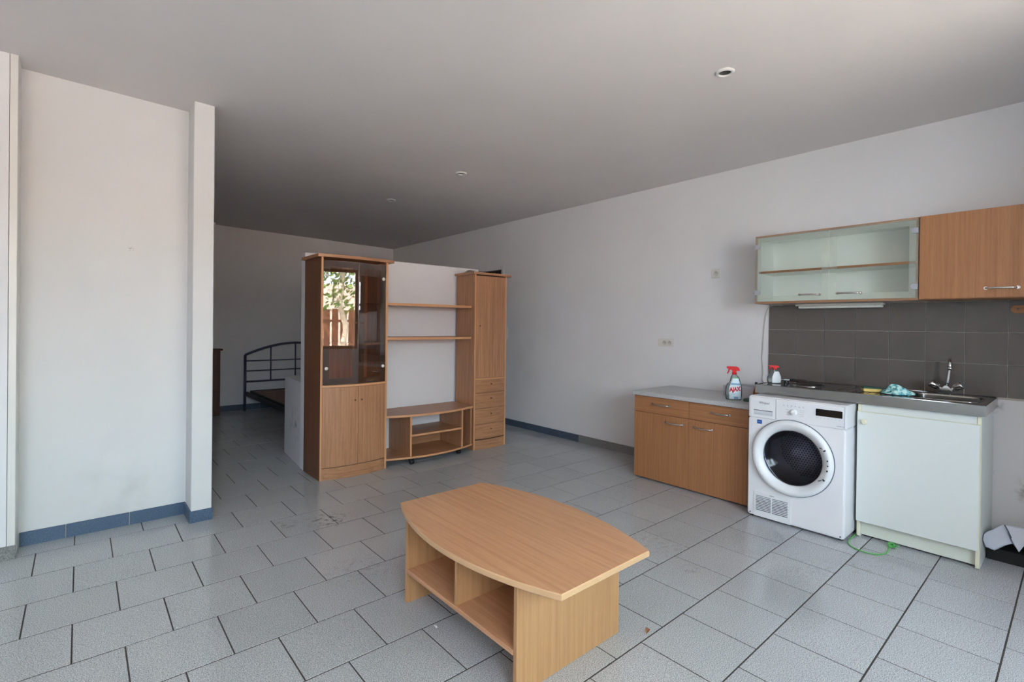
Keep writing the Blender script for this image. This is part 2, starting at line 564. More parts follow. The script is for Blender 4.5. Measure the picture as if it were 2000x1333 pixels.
def bow_handle(parent, p0, p1, out, r=0.0062, m=None):
    """bow handle from p0 to p1, standing off along `out`"""
    p0, p1, out = Vector(p0), Vector(p1), Vector(out)
    path = []
    n = 12
    for i in range(n + 1):
        t = i / n
        h = min(1.0, math.sin(PI * t) ** 0.35 if 0 < t < 1 else 0)
        path.append(p0.lerp(p1, t) + out * h)
    mb = MB().tube(path, r, 8)
    for p in (p0, p1):
        mb.tube([p - out * 0.02, p + out * 0.12], r * 1.7, 10)
    return mb.build('handle', m or SATIN, parent)

def round_rect(y0, y1, z0, z1, r, n=5):
    pts = []
    for cy, cz, a0 in ((y1 - r, z1 - r, 0), (y0 + r, z1 - r, 90), (y0 + r, z0 + r, 180), (y1 - r, z0 + r, 270)):
        for k in range(n + 1):
            a = math.radians(a0 + 90 * k / n)
            pts.append((cy + r * math.cos(a), cz + r * math.sin(a)))
    return pts

# ------------------------------------------------------------------ room shell
XR, YB, YL = 4.18, 4.434, 0.178                    # right wall, back wall, left wall faces
XW = -2.5                                         # room's far left
def ceil_z(x, y):
    return 2.788 - 0.0185 * (x - 0.2) - 0.0045 * (y + 0.5)

floor = struct(box('floor', GROUT, None, XW - 0.2, XR + 0.2, FRONT_Y - 0.1, YB + 0.2, -0.12, -0.0014, 0))

# floor tiles, brick bond: whole rows run across the room
S, SY = 0.33, 0.3358
JX, JY, TH = 0.0054, 0.0062, 0.012
def px(p):
    d = Vector(p) - CAM
    z = d.dot(FWD)
    if z < 0.05: return None
    return (1000 + 972.4 * d.dot(RIGHT) / z, 638.86 - 972.4 * d.dot(UP) / z)
def seen(x, y):
    q = px((x, y, 0))
    if q is None or not (-20 < q[0] < 2020 and -20 < q[1] < 1353): return False
    if x > 3.62 and y < -1.3: return False
    if y > YL:
        xc = CAM.x + (x - CAM.x) * (YL - CAM.y) / (y - CAM.y)
        if xc < 0.52: return False
    if y > 0.72:
        xc = CAM.x + (x - CAM.x) * (0.72 - CAM.y) / (y - CAM.y)
        if 1.38 < xc < 3.42: return False
    return True
cells = []
for row in range(-18, 15):
    ya, yb = row * SY, (row + 1) * SY
    if yb < FRONT_Y or ya > YB: continue
    sh = 0.0 if row % 2 else 0.5                   # row -1 (nearest the left wall) has its joints on whole columns
    for colm in range(-11, 14):
        xa, xb = (colm + sh) * S, (colm + sh + 1) * S
        x0, x1 = max(xa, XW), min(xb, XR)
        y0, y1 = max(ya, FRONT_Y), min(yb, YB)
        if x1 - x0 < 0.02 or y1 - y0 < 0.02: continue
        if y0 > 0.36 and x1 < 0.6: continue        # under the left wall block
        vis = any(seen(x0 + (x1 - x0) * a, y0 + (y1 - y0) * b) for a in (0.05, 0.5, 0.95) for b in (0.05, 0.5, 0.95))
        area = 0
        if vis:
            c = [px((x, y, 0)) for x, y in ((x0, y0), (x1, y0), (x1, y1), (x0, y1))]
            if None in c: area = 1e9
            else: area = abs(sum(c[i][0] * c[(i + 1) % 4][1] - c[(i + 1) % 4][0] * c[i][1] for i in range(4))) / 2
        cells.append((area, x0, x1, y0, y1, abs(x1 - x0 - S) < 1e-6 and abs(y1 - y0 - SY) < 1e-6))
cells.sort(key=lambda c: -c[0])
def tile_box(mb, x0, x1, y0, y1, dz=0.0):
    mb.box(x0 + JX / 2, x1 - JX / 2, y0 + JY / 2, y1 - JY / 2, -TH, dz, 0.0009)
full_mesh = None
rest = MB()
n_single = 0
for area, x0, x1, y0, y1, full in cells:
    if area > 90 and n_single < 296:
        n_single += 1
        dz = random.uniform(-0.0004, 0.0004)
        if full:
            if full_mesh is None:
                mb = MB(); tile_box(mb, -S / 2, S / 2, -SY / 2, SY / 2)
                o = mb.build('floor_tile', TILE, floor); full_mesh = o.data
            else:
                o = bpy.data.objects.new('floor_tile', full_mesh); COL.objects.link(o); o.parent = floor
            o.location = ((x0 + x1) / 2, (y0 + y1) / 2, dz)
        else:
            mb = MB(); tile_box(mb, x0, x1, y0, y1, dz); mb.build('floor_tile', TILE, floor)
    else:
        tile_box(rest, x0, x1, y0, y1)
o = rest.build('small_floor_tiles', TILE, floor); o['kind'] = 'stuff'

# walls
TOP = 3.0
DOOR_Y0, DOOR_Y1, DOOR_Z = 1.30, 2.14, 2.085
wr = MB()
wr.box(XR, XR + 0.2, FRONT_Y - 0.2, DOOR_Y0, -0.05, TOP)
wr.box(XR, XR + 0.2, DOOR_Y1, YB + 0.2, -0.05, TOP)
wr.box(XR, XR + 0.2, DOOR_Y0, DOOR_Y1, DOOR_Z, TOP)
wall_right = struct(wr.build('wall_right', PAINT_R))
wall_back = struct(box('wall_back', PAINT, None, 0.4, XR + 0.1, YB, YB + 0.2, -0.05, TOP, 0))
wall_left = struct(box('wall_left', PAINT_L, None, -0.42, 0.43, YL, YL + 0.2, -0.05, TOP, 0))
pil = struct(box('wall_pillar', PAINT_L, None, 0.412, 0.531, -0.046, YL + 0.2, -0.05, TOP, 0.004))
jut = struct(box('wall_jut', PAINT, None, XW - 0.05, -0.449, -0.002, YL + 0.2, -0.05, TOP, 0.002))
struct(MB().box(-0.447, -0.414, -0.006, YL + 0.1, -0.02, TOP, 0.003, 2).build('trim_1', TRIMW))
struct(box('wall_bedroom', PAINT, None, 0.38, 0.55, YL + 0.2, YB + 0.2, -0.05, TOP, 0))
struct(box('wall_corner', PAINT, None, 0.52, 1.306, 4.26, YB + 0.05, -0.05, TOP, 0.003))
struct(box('wall_side', PAINT, None, XW - 0.2, XW, FRONT_Y - 0.2, 0.1, -0.05, TOP, 0))
wf = MB()
xs_ = XW - 0.2
for x0_, x1_, z0_, z1_ in OPENINGS:
    wf.box(xs_, x0_, FRONT_Y - 0.2, FRONT_Y, -0.05, TOP)
    if z0_ > 0: wf.box(x0_, x1_, FRONT_Y - 0.2, FRONT_Y, -0.05, z0_)
    wf.box(x0_, x1_, FRONT_Y - 0.2, FRONT_Y, z1_, TOP)
    xs_ = x1_
wf.box(xs_, XR + 0.2, FRONT_Y - 0.2, FRONT_Y, -0.05, TOP)
struct(wf.build('wall_front', PAINT))
struct(box('wall_light_block', PAINT, None, 2.58, 2.70, FRONT_Y - 0.05, -4.72, -0.05, TOP, 0.003))  # unseen pier, added to keep window light off the kitchen end
for k, (x0_, x1_, z0_, z1_) in enumerate(OPENINGS):
    fy0, fy1 = FRONT_Y - 0.14, FRONT_Y - 0.08
    win = struct(MB().box(x0_, x1_, fy0, fy1, z1_ - 0.06, z1_, 0.004).build('window_%d' % (k + 1), FRAMEW))
    for a, b in ((x0_, x0_ + 0.05), (x1_ - 0.05, x1_)):
        box('window_frame', FRAMEW, win, a, b, fy0, fy1, z0_, z1_ - 0.06, 0.004)
    if z0_ > 0:
        box('window_frame', FRAMEW, win, x0_ + 0.05, x1_ - 0.05, fy0, fy1, z0_, z0_ + 0.06, 0.004)
        for xm in ((x0_ + x1_) / 2 + 0.12,):
            box('window_post', FRAMEW, win, xm - 0.03, xm + 0.03, fy0, fy1, z0_ + 0.06, z1_ - 0.06, 0.004)

# half-height partition the furniture stands against, with its low step behind
part_ = MB()
part_.box(1.378, 3.33, 0.705, 0.80, -0.05, 1.966, 0.004)
partition = struct(part_.build('wall_partition', PAINT_P))
ls = MB()
ls.prism([(1.385, 0.795), (3.33, 0.795), (3.33, 1.48), (1.445, 1.48)], -0.05, 0.78)
struct(ls.build('wall_low_step', PAINT_P))

# ceiling with cut-outs for the downlights
LAMPS = [(2.553, -2.572), (2.529, -0.071), (2.511, 1.28), (3.768, 3.59)]
mb = MB()
circ = lambda cx, cy, r, n=28: [(cx + r * math.cos(2 * PI * k / n), cy + r * math.sin(2 * PI * k / n)) for k in range(n)]
P3 = lambda p: (p[0], p[1], ceil_z(*p))
outer = [P3(p) for p in ((XW - 0.15, FRONT_Y - 0.15), (XR + 0.15, FRONT_Y - 0.15), (XR + 0.15, YB + 0.15), (XW - 0.15, YB + 0.15))]
mb.plate(outer, [[P3(p) for p in circ(x, y, 0.032)] for x, y in LAMPS])
up = [(p[0], p[1], 3.02) for p in outer]
mb.strip(outer, up); mb.plate(up, [])
ceiling = struct(mb.build('ceiling', CEIL))

# downlights
lab = ['largest round recessed downlight, in the ceiling above the coffee table and kitchen', 'round recessed downlight in the ceiling in front of the furniture partition, second along the row',
       'round recessed downlight in the ceiling over the partition, third along the row', 'tiny round downlight in the dark ceiling by the far right corner of the back room']
for i, (x, y) in enumerate(LAMPS):
    z = ceil_z(x, y)
    if i == 0:
        t = thing('downlight', lab[0], 'light', (x, y, z), 'recessed ceiling downlights')
        MB().lathe([(0.032, 0.002), (0.032, -0.006), (0.036, -0.010), (0.046, -0.009), (0.051, -0.003), (0.051, 0.002), (0.032, 0.002)], (x, y, z), 'z', 32).build('rim', TRIMW, t)
        MB().lathe([(0.0315, -0.002), (0.030, 0.02), (0.024, 0.034), (0.0, 0.038)], (x, y, z), 'z', 28).build('housing', GREYBUL, t)
        MB().lathe([(0.0, 0.012), (0.014, 0.013), (0.020, 0.017), (0.020, 0.03)], (x, y, z), 'z', 24).build('bulb', plain('bulb_glass', (190, 186, 182), 0.15), t)
        dl0 = t
    else:
        t = copy_tree(dl0, (x, y, z)); t['label'] = lab[i]

# skirting tiles
bl = struct(box('baseboard_left', WGROUT, None, -0.412, 0.412, YL - 0.006, YL + 0.004, -0.004, 0.079, 0))
ed = [-0.411, -0.206, 0.103, 0.411]
for a, b in zip(ed, ed[1:]):
    box('skirting_tile', SKIRT_BLUE, bl, a + 0.002, b - 0.002, YL - 0.011, YL, -0.003, 0.081, 0.0015)
bp_ = struct(box('baseboard_pillar', WGROUT, None, 0.408, 0.528, -0.052, -0.042, -0.004, 0.073, 0))
box('skirting_tile', SKIRT_BLUE, bp_, 0.402, 0.536, -0.058, -0.046, -0.003, 0.076, 0.0015)
box('skirting_tile', SKIRT_BLUE, bp_, 0.401, 0.413, -0.045, YL - 0.012, -0.003, 0.078, 0.0015)
bj = struct(box('baseboard_jut', WGROUT, None, XW, -0.42, -0.012, -0.001, -0.004, 0.07, 0))
box('skirting_tile', SKIRT_GREY, bj, -0.76, -0.412, -0.02, -0.002, -0.003, 0.074, 0.0015)
box('skirting_tile', SKIRT_GREY, bj, -1.09, -0.764, -0.02, -0.002, -0.003, 0.074, 0.0015)
br = struct(box('baseboard_right', WGROUT, None, XR - 0.006, XR + 0.004, -1.3, DOOR_Y0 - 0.05, -0.004, 0.078, 0))
ed = [1.24, 1.09, 0.785, 0.475, 0.186, -0.108]
for a, b in zip(ed, ed[1:]):
    box('skirting_tile', SKIRT_DARK, br, XR - 0.011, XR, b + 0.002, a - 0.002, -0.003, 0.080, 0.0015)
ed = [-0.108, -0.44, -0.77, -1.10, -1.34]
for a, b in zip(ed, ed[1:]):
    box('skirting_tile', SKIRT_GREY, br, XR - 0.011, XR, b + 0.001, a - 0.001, -0.003, 0.083, 0.0015)
bk = struct(box('baseboard_corner', WGROUT, None, XR - 0.006, XR + 0.004, FRONT_Y, -3.54, -0.004, 0.085, 0))
for k in range(3):
    box('skirting_tile', SKIRT_GREY, bk, XR - 0.011, XR, -3.87 - 0.33 * k + 0.001, -3.54 - 0.33 * k - 0.001, -0.003, 0.09, 0.0015)
bb = struct(box('baseboard_back', WGROUT, None, 1.31, XR, YB - 0.006, YB + 0.004, -0.004, 0.078, 0))
for k in range(9):
    box('skirting_tile', SKIRT_DARK, bb, 1.31 + 0.32 * k + 0.0015, min(XR, 1.31 + 0.32 * (k + 1)) - 0.0015, YB - 0.011, YB, -0.003, 0.085, 0.0015)

# door in the right wall, mostly behind the tall cabinet
dr = struct(box('door_1', HALL, None, XR + 0.06, XR + 0.10, DOOR_Y0, DOOR_Y1, 0.005, DOOR_Z, 0.002))
box('door_casing', TRIMW, dr, XR - 0.018, XR + 0.02, DOOR_Y0 - 0.045, DOOR_Y0 + 0.002, 0.0, DOOR_Z + 0.045, 0.002)
box('door_casing', TRIMW, dr, XR - 0.018, XR + 0.02, DOOR_Y1 - 0.002, DOOR_Y1 + 0.045, 0.0, DOOR_Z + 0.045, 0.002)
MB().tube([(XR + 0.06, DOOR_Y0 + 0.07, 1.03), (XR + 0.01, DOOR_Y0 + 0.07, 1.03), (XR + 0.005, DOOR_Y0 + 0.18, 1.03)], 0.009, 8).build('door_handle', SATIN, dr)

# ------------------------------------------------------------------ splashback tiles
bs = struct(box('wall_splashback', WGROUT, None, XR - 0.006, XR + 0.004, -4.19, -2.178, 0.905, 1.545, 0))
ys = [-2.178, -2.384, -2.585, -2.789, -2.991, -3.192, -3.391, -3.590, -3.790, -3.99, -4.19]
zs = [0.917, 1.120, 1.320, 1.520, 1.545]
for ya, yb in zip(ys, ys[1:]):
    for za, zb in zip(zs, zs[1:]):
        box('wall_tile', WALLTILE, bs, XR - 0.010, XR - 0.002, yb + 0.0016, ya - 0.0016, za + 0.0014, zb - 0.0014, 0.001)

# ------------------------------------------------------------------ coffee table
t = thing('coffee_table', 'low beech coffee table with bowed sides and open shelf on the tiled floor', 'table', (1.32, -2.2, 0))
TX0, TX1, TY0, TY1, TZ = 1.066, 1.574, -2.772, -1.672, 0.44
def table_outline(grow=0.0):
    n = 22
    a = []
    for i in range(n + 1):
        u = i / n; yy = TY0 + (TY1 - TY0) * u; k = 1 - (2 * u - 1) ** 2
        a.append((TX1 + 0.118 * k + grow, yy))
    for i in range(n + 1):
        u = 1 - i / n; yy = TY0 + (TY1 - TY0) * u; k = 1 - (2 * u - 1) ** 2
        a.append((TX0 - 0.116 * k - grow, yy))
    return a
def loft_outline(mb, layers):
    rings = [[mb.bm.verts.new((p[0], p[1], z)) for p in pts] for pts, z in layers]
    n = len(rings[0])
    mb.bm.faces.new(rings[0][::-1]); mb.bm.faces.new(rings[-1])
    for a, b in zip(rings, rings[1:]):
        for i in range(n):
            f = mb.bm.faces.new((a[i], a[(i + 1) % n], b[(i + 1) % n], b[i]))
def scaled(pts, d):
    cx, cy = 1.32, -2.222
    return [(p[0] - d * (1 if p[0] > cx else -1), p[1] - (d if abs(p[1] - cy) > 0.545 else 0) * (1 if p[1] > cy else -1)) for p in pts]
mb = MB()
ol = table_outline()
loft_outline(mb, [(scaled(ol, 0.002), TZ - 0.0012), (scaled(ol, 0.002), TZ)])
mb.build('tabletop', CY, t)
mb = MB()
loft_outline(mb, [(scaled(ol, 0.004), TZ - 0.026), (ol, TZ - 0.022), (ol, TZ - 0.005), (scaled(ol, 0.0025), TZ - 0.0012)])
mb.build('edge_band', CE, t)
for y in (-1.797, -2.585):
    box('end_panel', CZ, t, 1.037, 1.631, y, y + 0.02, 0, TZ - 0.026, 0.0015)
box('shelf', CY, t, 1.035, 1.633, -2.565, -1.797, 0.143, 0.163, 0.0015)
box('divider', CZ, t, 1.040, 1.628, -2.205, -2.187, 0.163, TZ - 0.026, 0.0015)

# ------------------------------------------------------------------ display cabinet with glass doors
def drop_knob(parent, p, out=(0, -1, 0), r=0.007, m=None):
    e3 = Vector(out).normalized(); e1 = Vector((0, 0, 1)); e2 = e3.cross(e1)
    return MB().lathe([(0.004, 0.0), (0.004, 0.010), (r, 0.012), (r, 0.018), (r * 0.6, 0.021), (0, 0.0215)], p, (e1, e2, e3), 14).build('knob', m or plain('brown_knob', (120, 76, 46), 0.4), parent)

X0, X1, YF, YK, H = 1.374, 1.982, 0.292, 0.690, 1.886
t = thing('display_cabinet', 'tall beech display cabinet with smoked glass upper doors, against the white partition', 'cabinet', (1.68, 0.49, 0))
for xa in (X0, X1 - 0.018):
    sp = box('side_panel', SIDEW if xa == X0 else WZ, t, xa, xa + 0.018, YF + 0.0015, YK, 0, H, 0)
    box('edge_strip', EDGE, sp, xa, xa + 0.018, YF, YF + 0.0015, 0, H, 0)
mb = MB()
fr = arc_y(X0 - 0.032, X1 + 0.052, YF - 0.018, 0.035)
mb.prism(fr + [(X1 + 0.052, YK), (X0 - 0.032, YK)], H, H + 0.025)
mb.build('top_panel', WX, t)
IX0, IX1, BG = X0 + 0.018, X1 - 0.018, 0.042
def bowed_board(name, z0, z1, m, parent, inset=0.0, back=YK - 0.006, ix0=IX0, ix1=IX1, yf=YF, bg=BG):
    f = arc_y(ix0, ix1, yf + inset, bg)
    return MB().prism(f + [(ix1, back), (ix0, back)], z0, z1).build(name, m, parent)
box('back_panel', WZ, t, IX0, IX1, YK - 0.008, YK - 0.002, 0.1, H, 0)
bowed_board('plinth', 0.0, 0.100, WX, t, 0.002, YF + 0.02)
bowed_board('base_board', 0.085, 0.1, WX, t, 0.02)
bowed_board('middle_board', 0.784, 0.802, EDGE, t, -0.002)
for z, nm, m in ((1.14, 'shelf', WX), (1.505, 'glass_shelf', GLASS_S)):
    MB().prism(arc_y(IX0, IX1, YF + 0.035, BG) + [(IX1, YK - 0.01), (IX0, YK - 0.01)], z, z + (0.016 if m is WX else 0.006)).build(nm, m, t)
def bowed_sheet(xa, xb, z0, z1, th, out, n=8, ix0=IX0, ix1=IX1, yf=YF, bg=BG):
    mb = MB()
    f = [(xa + (xb - xa) * i / n, bowed_y(xa + (xb - xa) * i / n, ix0, ix1, yf, bg) - out) for i in range(n + 1)]
    mb.prism(f + [(x, y + th) for x, y in f[::-1]], z0, z1, smooth=False)
    return mb
XM = 1.690
for k, (xa, xb) in enumerate(((IX0 + 0.002, XM - 0.0015), (XM + 0.0015, IX1 - 0.002))):
    d = bowed_sheet(xa, xb, 0.106, 0.781, 0.018, 0.0).build('door', WZ, t)
    xk = XM - 0.03 if k == 0 else XM + 0.03
    drop_knob(d, (xk, bowed_y(xk, IX0, IX1, YF, BG), 0.665))
for k, (xa, xb) in enumerate(((IX0 + 0.002, XM - 0.001), (XM + 0.001, IX1 - 0.002))):
    g = bowed_sheet(xa, xb, 0.805, 1.862, 0.005, 0.0, n=1).build('glass_door', GLASS_S, t)
    g['label'] = 'smoked glass door with a darker border'
    bw = 0.052
    mb = MB()
    n = 1
    yl, yr = bowed_y(xa, IX0, IX1, YF, BG), bowed_y(xb, IX0, IX1, YF, BG)
    flat = lambda x: yl + (yr - yl) * (x - xa) / (xb - xa)
    def strip_sheet(a, b, z0, z1):
        f = [(a + (b - a) * i / n, flat(a + (b - a) * i / n) + 0.0062) for i in range(n + 1)]
        mb.strip([(x, y, z0) for x, y in f], [(x, y, z1) for x, y in f], closed=False)
    strip_sheet(xa, xa + bw, 0.805, 1.862); strip_sheet(xb - bw, xb, 0.805, 1.862)
    strip_sheet(xa + bw, xb - bw, 0.805, 0.805 + bw); strip_sheet(xa + bw, xb - bw, 1.862 - bw, 1.862)
    mb.build('printed_border', GLASS_B, g)
    xh = xa + 0.028 if k == 0 else xb - 0.026
    for z in (0.945, 1.735):
        MB().lathe([(0.015, 0.0), (0.015, 0.004), (0.012, 0.007), (0, 0.008)], (xh, flat(xh), z), (Vector((0, 0, 1)), Vector((1, 0, 0)), Vector((0, -1, 0))), 18).build('hinge_cap', plain('pale_hinge_cap', (206, 202, 194), 0.35), g)
    xk = XM - 0.03 if k == 0 else XM + 0.025
    drop_knob(g, (xk, flat(xk), 1.335))

# ------------------------------------------------------------------ narrow tall cabinet with drawers
X0b, X1b, YFb, YKb, Hb = 2.993, 3.430, 0.318, 0.655, 1.862
t2 = thing('storage_cabinet', 'narrow tall beech cabinet with one door over four drawers, far end of the wall unit', 'cabinet', (3.21, 0.49, 0))
for xa in (X0b, X1b - 0.018):
    sp = box('side_panel', WZ, t2, xa, xa + 0.018, YFb + 0.0015, YKb, 0, Hb, 0)
    box('edge_strip', EDGE, sp, xa, xa + 0.018, YFb, YFb + 0.0015, 0, Hb, 0)
MB().prism(arc_y(X0b - 0.03, X1b + 0.045, YFb - 0.02, 0.016) + [(X1b + 0.045, YKb), (X0b - 0.03, YKb)], Hb, Hb + 0.024).build('top_panel', WX, t2)
JX0, JX1, BGb = X0b + 0.018, X1b - 0.018, 0.02
box('back_panel', WZ, t2, JX0, JX1, YKb - 0.008, YKb - 0.002, 0.05, Hb, 0)
kw = dict(ix0=JX0, ix1=JX1, yf=YFb, bg=BGb)
MB().prism(arc_y(JX0, JX1, YFb + 0.002, BGb) + [(JX1, YFb + 0.03), (JX0, YFb + 0.03)], 0, 0.100).build('plinth', WX, t2)
MB().prism(arc_y(JX0, JX1, YFb - 0.004, BGb) + [(JX1, YKb - 0.01), (JX0, YKb - 0.01)], 0.744, 0.760).build('middle_board', EDGE, t2)
d = bowed_sheet(JX0 + 0.002, JX1 - 0.002, 0.763, Hb - 0.012, 0.018, 0.0, **kw).build('door', WZ, t2)
xk = JX0 + 0.042
drop_knob(d, (xk, bowed_y(xk, JX0, JX1, YFb, BGb), 1.318))
for z0, z1 in ((0.605, 0.741), (0.438, 0.602), (0.272, 0.435), (0.112, 0.269)):
    d = bowed_sheet(JX0 + 0.002, JX1 - 0.002, z0, z1, 0.018, 0.0, **kw).build('drawer', WX, t2)
    drop_knob(d, (3.205, bowed_y(3.205, JX0, JX1, YFb, BGb), (z0 + z1) / 2 + 0.022))

# ------------------------------------------------------------------ low television bench
X0c, X1c, YFc, YKc = 1.990, 2.984, 0.318, 0.690
t3 = thing('television_bench', 'low beech television bench with a bowed front, between the two tall cabinets', 'bench', (2.49, 0.48, 0))
ar = arc_y(X0c, X1c, YFc, 0.105, 20)
for nm, z0, z1, inset in (('top_board', 0.456, 0.476, 0.0), ('bottom_board', 0.058, 0.076, 0.01)):
    f = arc_y(X0c, X1c, YFc + inset, 0.105, 20)
    MB().prism([(x, y + 0.002) for x, y in f] + [(X1c, YKc), (X0c, YKc)], z0, z1).build(nm, WX, t3)
    MB().prism(f + [(x, y + 0.0018) for x, y in f[::-1]], z0, z1).build('edge_band', EDGE, t3)
for xd in (2.213, 2.812):
    yf = bowed_y(xd, X0c, X1c, YFc, 0.105) + 0.02
    dv = box('divider', WZ, t3, xd, xd + 0.018, yf + 0.002, YKc, 0.076, 0.456, 0)
    box('edge_strip', EDGE, dv, xd, xd + 0.018, yf, yf + 0.0018, 0.076, 0.456, 0)
sh = MB().prism([(2.231, 0.285), (2.812, 0.285), (2.812, YKc), (2.231, YKc)], 0.256, 0.274).build('shelf', WX, t3)
box('edge_strip', EDGE, sh, 2.231, 2.812, 0.283, 0.2848, 0.256, 0.274, 0)
box('back_panel', WX, t3, 2.231, 2.812, YKc - 0.012, YKc, 0.076, 0.256, 0)
box('end_panel', WZ, t3, X1c - 0.018, X1c, YFc + 0.02, YKc, 0.076, 0.456, 0)
for cx, cy in ((2.235, 0.27), (2.80, 0.31), (2.10, 0.62), (2.88, 0.62)):
    mb = MB().lathe([(0.0, -0.017), (0.020, -0.017), (0.0225, -0.012), (0.0225, 0.012), (0.020, 0.017), (0.0, 0.017)], (cx, cy, 0.0225), 'x', 18)
    mb.box(cx - 0.022, cx + 0.022, cy - 0.012, cy + 0.026, 0.036, 0.058, 0.003)
    mb.build('caster', BLACK, t3)

# two shelves spanning between the tall cabinets
for i, (z, lb) in enumerate(((1.504, 'upper of two bowed beech shelves spanning between the tall cabinets'), (1.178, 'lower of two bowed beech shelves spanning between the tall cabinets, above the bench'))):
    o = thing('wall_shelf', lb, 'shelf', (2.49, 0.5, z), 'shelves between the tall cabinets')
    xs = [1.984 + (2.991 - 1.984) * k / 16 for k in range(17)]
    f = [(x, 0.375 - 0.045 * (1 - (2 * k / 16 - 1) ** 2)) for k, x in enumerate(xs)]
    MB().prism([(x, y + 0.002) for x, y in f] + [(2.991, 0.703), (1.984, 0.703)], z, z + 0.024).build('board', WX, o)
    MB().prism(f + [(x, y + 0.0018) for x, y in f[::-1]], z, z + 0.024).build('edge_band', EDGE, o)

# crumpled cloth on the narrow cabinet
def lump(cx, cy, z, rx, ry, h, seed, n=22, rough=0.35):
    rnd = random.Random(seed)
    ph = [(rnd.uniform(3, 9), rnd.uniform(3, 9), rnd.uniform(0, 6), rnd.uniform(0.3, 1)) for _ in range(7)]
    mb = MB()
    top, rim = [], []
    rings = []
    for i in range(n + 1):
        r = i / n
        ring = []
        m = 36
        for k in range(m if i else 1):
            a = 2 * PI * k / m
            ed = 1 + 0.12 * math.sin(3 * a + seed) + 0.07 * math.sin(7 * a + 2 * seed)
            x, y = r * math.cos(a) * ed, r * math.sin(a) * ed
            nz = sum(w_ * math.sin(p * x + q * y + s_) for p, q, s_, w_ in ph) / 3.2
            zz = h * max(0.03, (1 - r ** 2.2) * (0.72 + rough * nz) + (0.10 if i < n else 0.0))
            ring.append(mb.bm.verts.new((cx + x * rx, cy + y * ry, z + (zz if i < n else 0.001))))
        rings.append(ring)
    for a, b in zip(rings, rings[1:]):
        m = len(b)
        for k in range(m):
            q = (k + 1) % m
            f = mb.bm.faces.new((a[0], b[k], b[q]) if len(a) == 1 else (a[k], b[k], b[q], a[q])); f.smooth = True
    mb.bm.faces.new(rings[-1])
    return mb
tag(lump(3.03, 0.46, Hb + 0.024, 0.052, 0.09, 0.032, 5).build('cloth', BEIGE, None, (3.03, 0.46, Hb + 0.024)),
    'small crumpled beige cloth lying on top of the narrow tall cabinet', 'cloth')

# ------------------------------------------------------------------ kitchen base cabinet and worktop
KX, KY0, KY1 = 3.590, -2.275, -1.275
t4 = thing('base_cabinet', 'low beech kitchen cabinet with two drawers over two doors, under the grey worktop', 'cabinet', (3.88, -1.775, 0))
mb = MB()
mb.box(KX + 0.02, XR - 0.012, KY1 - 0.018, KY1, 0.004, 0.728, 0.001)
mb.box(KX + 0.02, XR - 0.012, KY0, KY0 + 0.018, 0.004, 0.728, 0.001)
mb.box(KX + 0.02, XR - 0.012, KY0 + 0.018, KY1 - 0.018, 0.03, 0.048)
mb.box(XR - 0.022, XR - 0.012, KY0 + 0.018, KY1 - 0.018, 0.048, 0.728)
mb.box(KX + 0.05, KX + 0.066, KY0 + 0.018, KY1 - 0.018, 0.0, 0.03)
mb.box(KX + 0.02, KX + 0.05, KY0 + 0.018, KY1 - 0.018, 0.575, 0.592)
mb.build('carcass', KZ, t4)
KM = -1.796
for ya, yb, h0, h1 in ((KM + 0.0015, KY1 - 0.001, -1.461, -1.619), (KY0 + 0.001, KM - 0.0015, -1.983, -2.134)):
    d = box('drawer', KY, t4, KX, KX + 0.018, ya, yb, 0.587, 0.724, 0.0012)
    bow_handle(d, (KX, h0, 0.664), (KX, h1, 0.664), (-0.028, 0, 0))
for ya, yb, h0, h1 in ((KM + 0.0015, KY1 - 0.001, -1.588, -1.748), (KY0 + 0.001, KM - 0.0015, -1.847, -1.998)):
    d = box('door', KZ, t4, KX, KX + 0.018, ya, yb, 0.012, 0.583, 0.0012)
    bow_handle(d, (KX, h0, 0.527), (KX, h1, 0.527), (-0.028, 0, 0))
wt = box('worktop', MARB, None, KX - 0.022, XR - 0.001, KY0 - 0.01, KY1 + 0.008, 0.728, 0.764, 0.004, (3.88, -1.775, 0.728))
tag(wt, 'speckled light grey worktop on the low beech cabinet', 'worktop')
ZW = 0.764

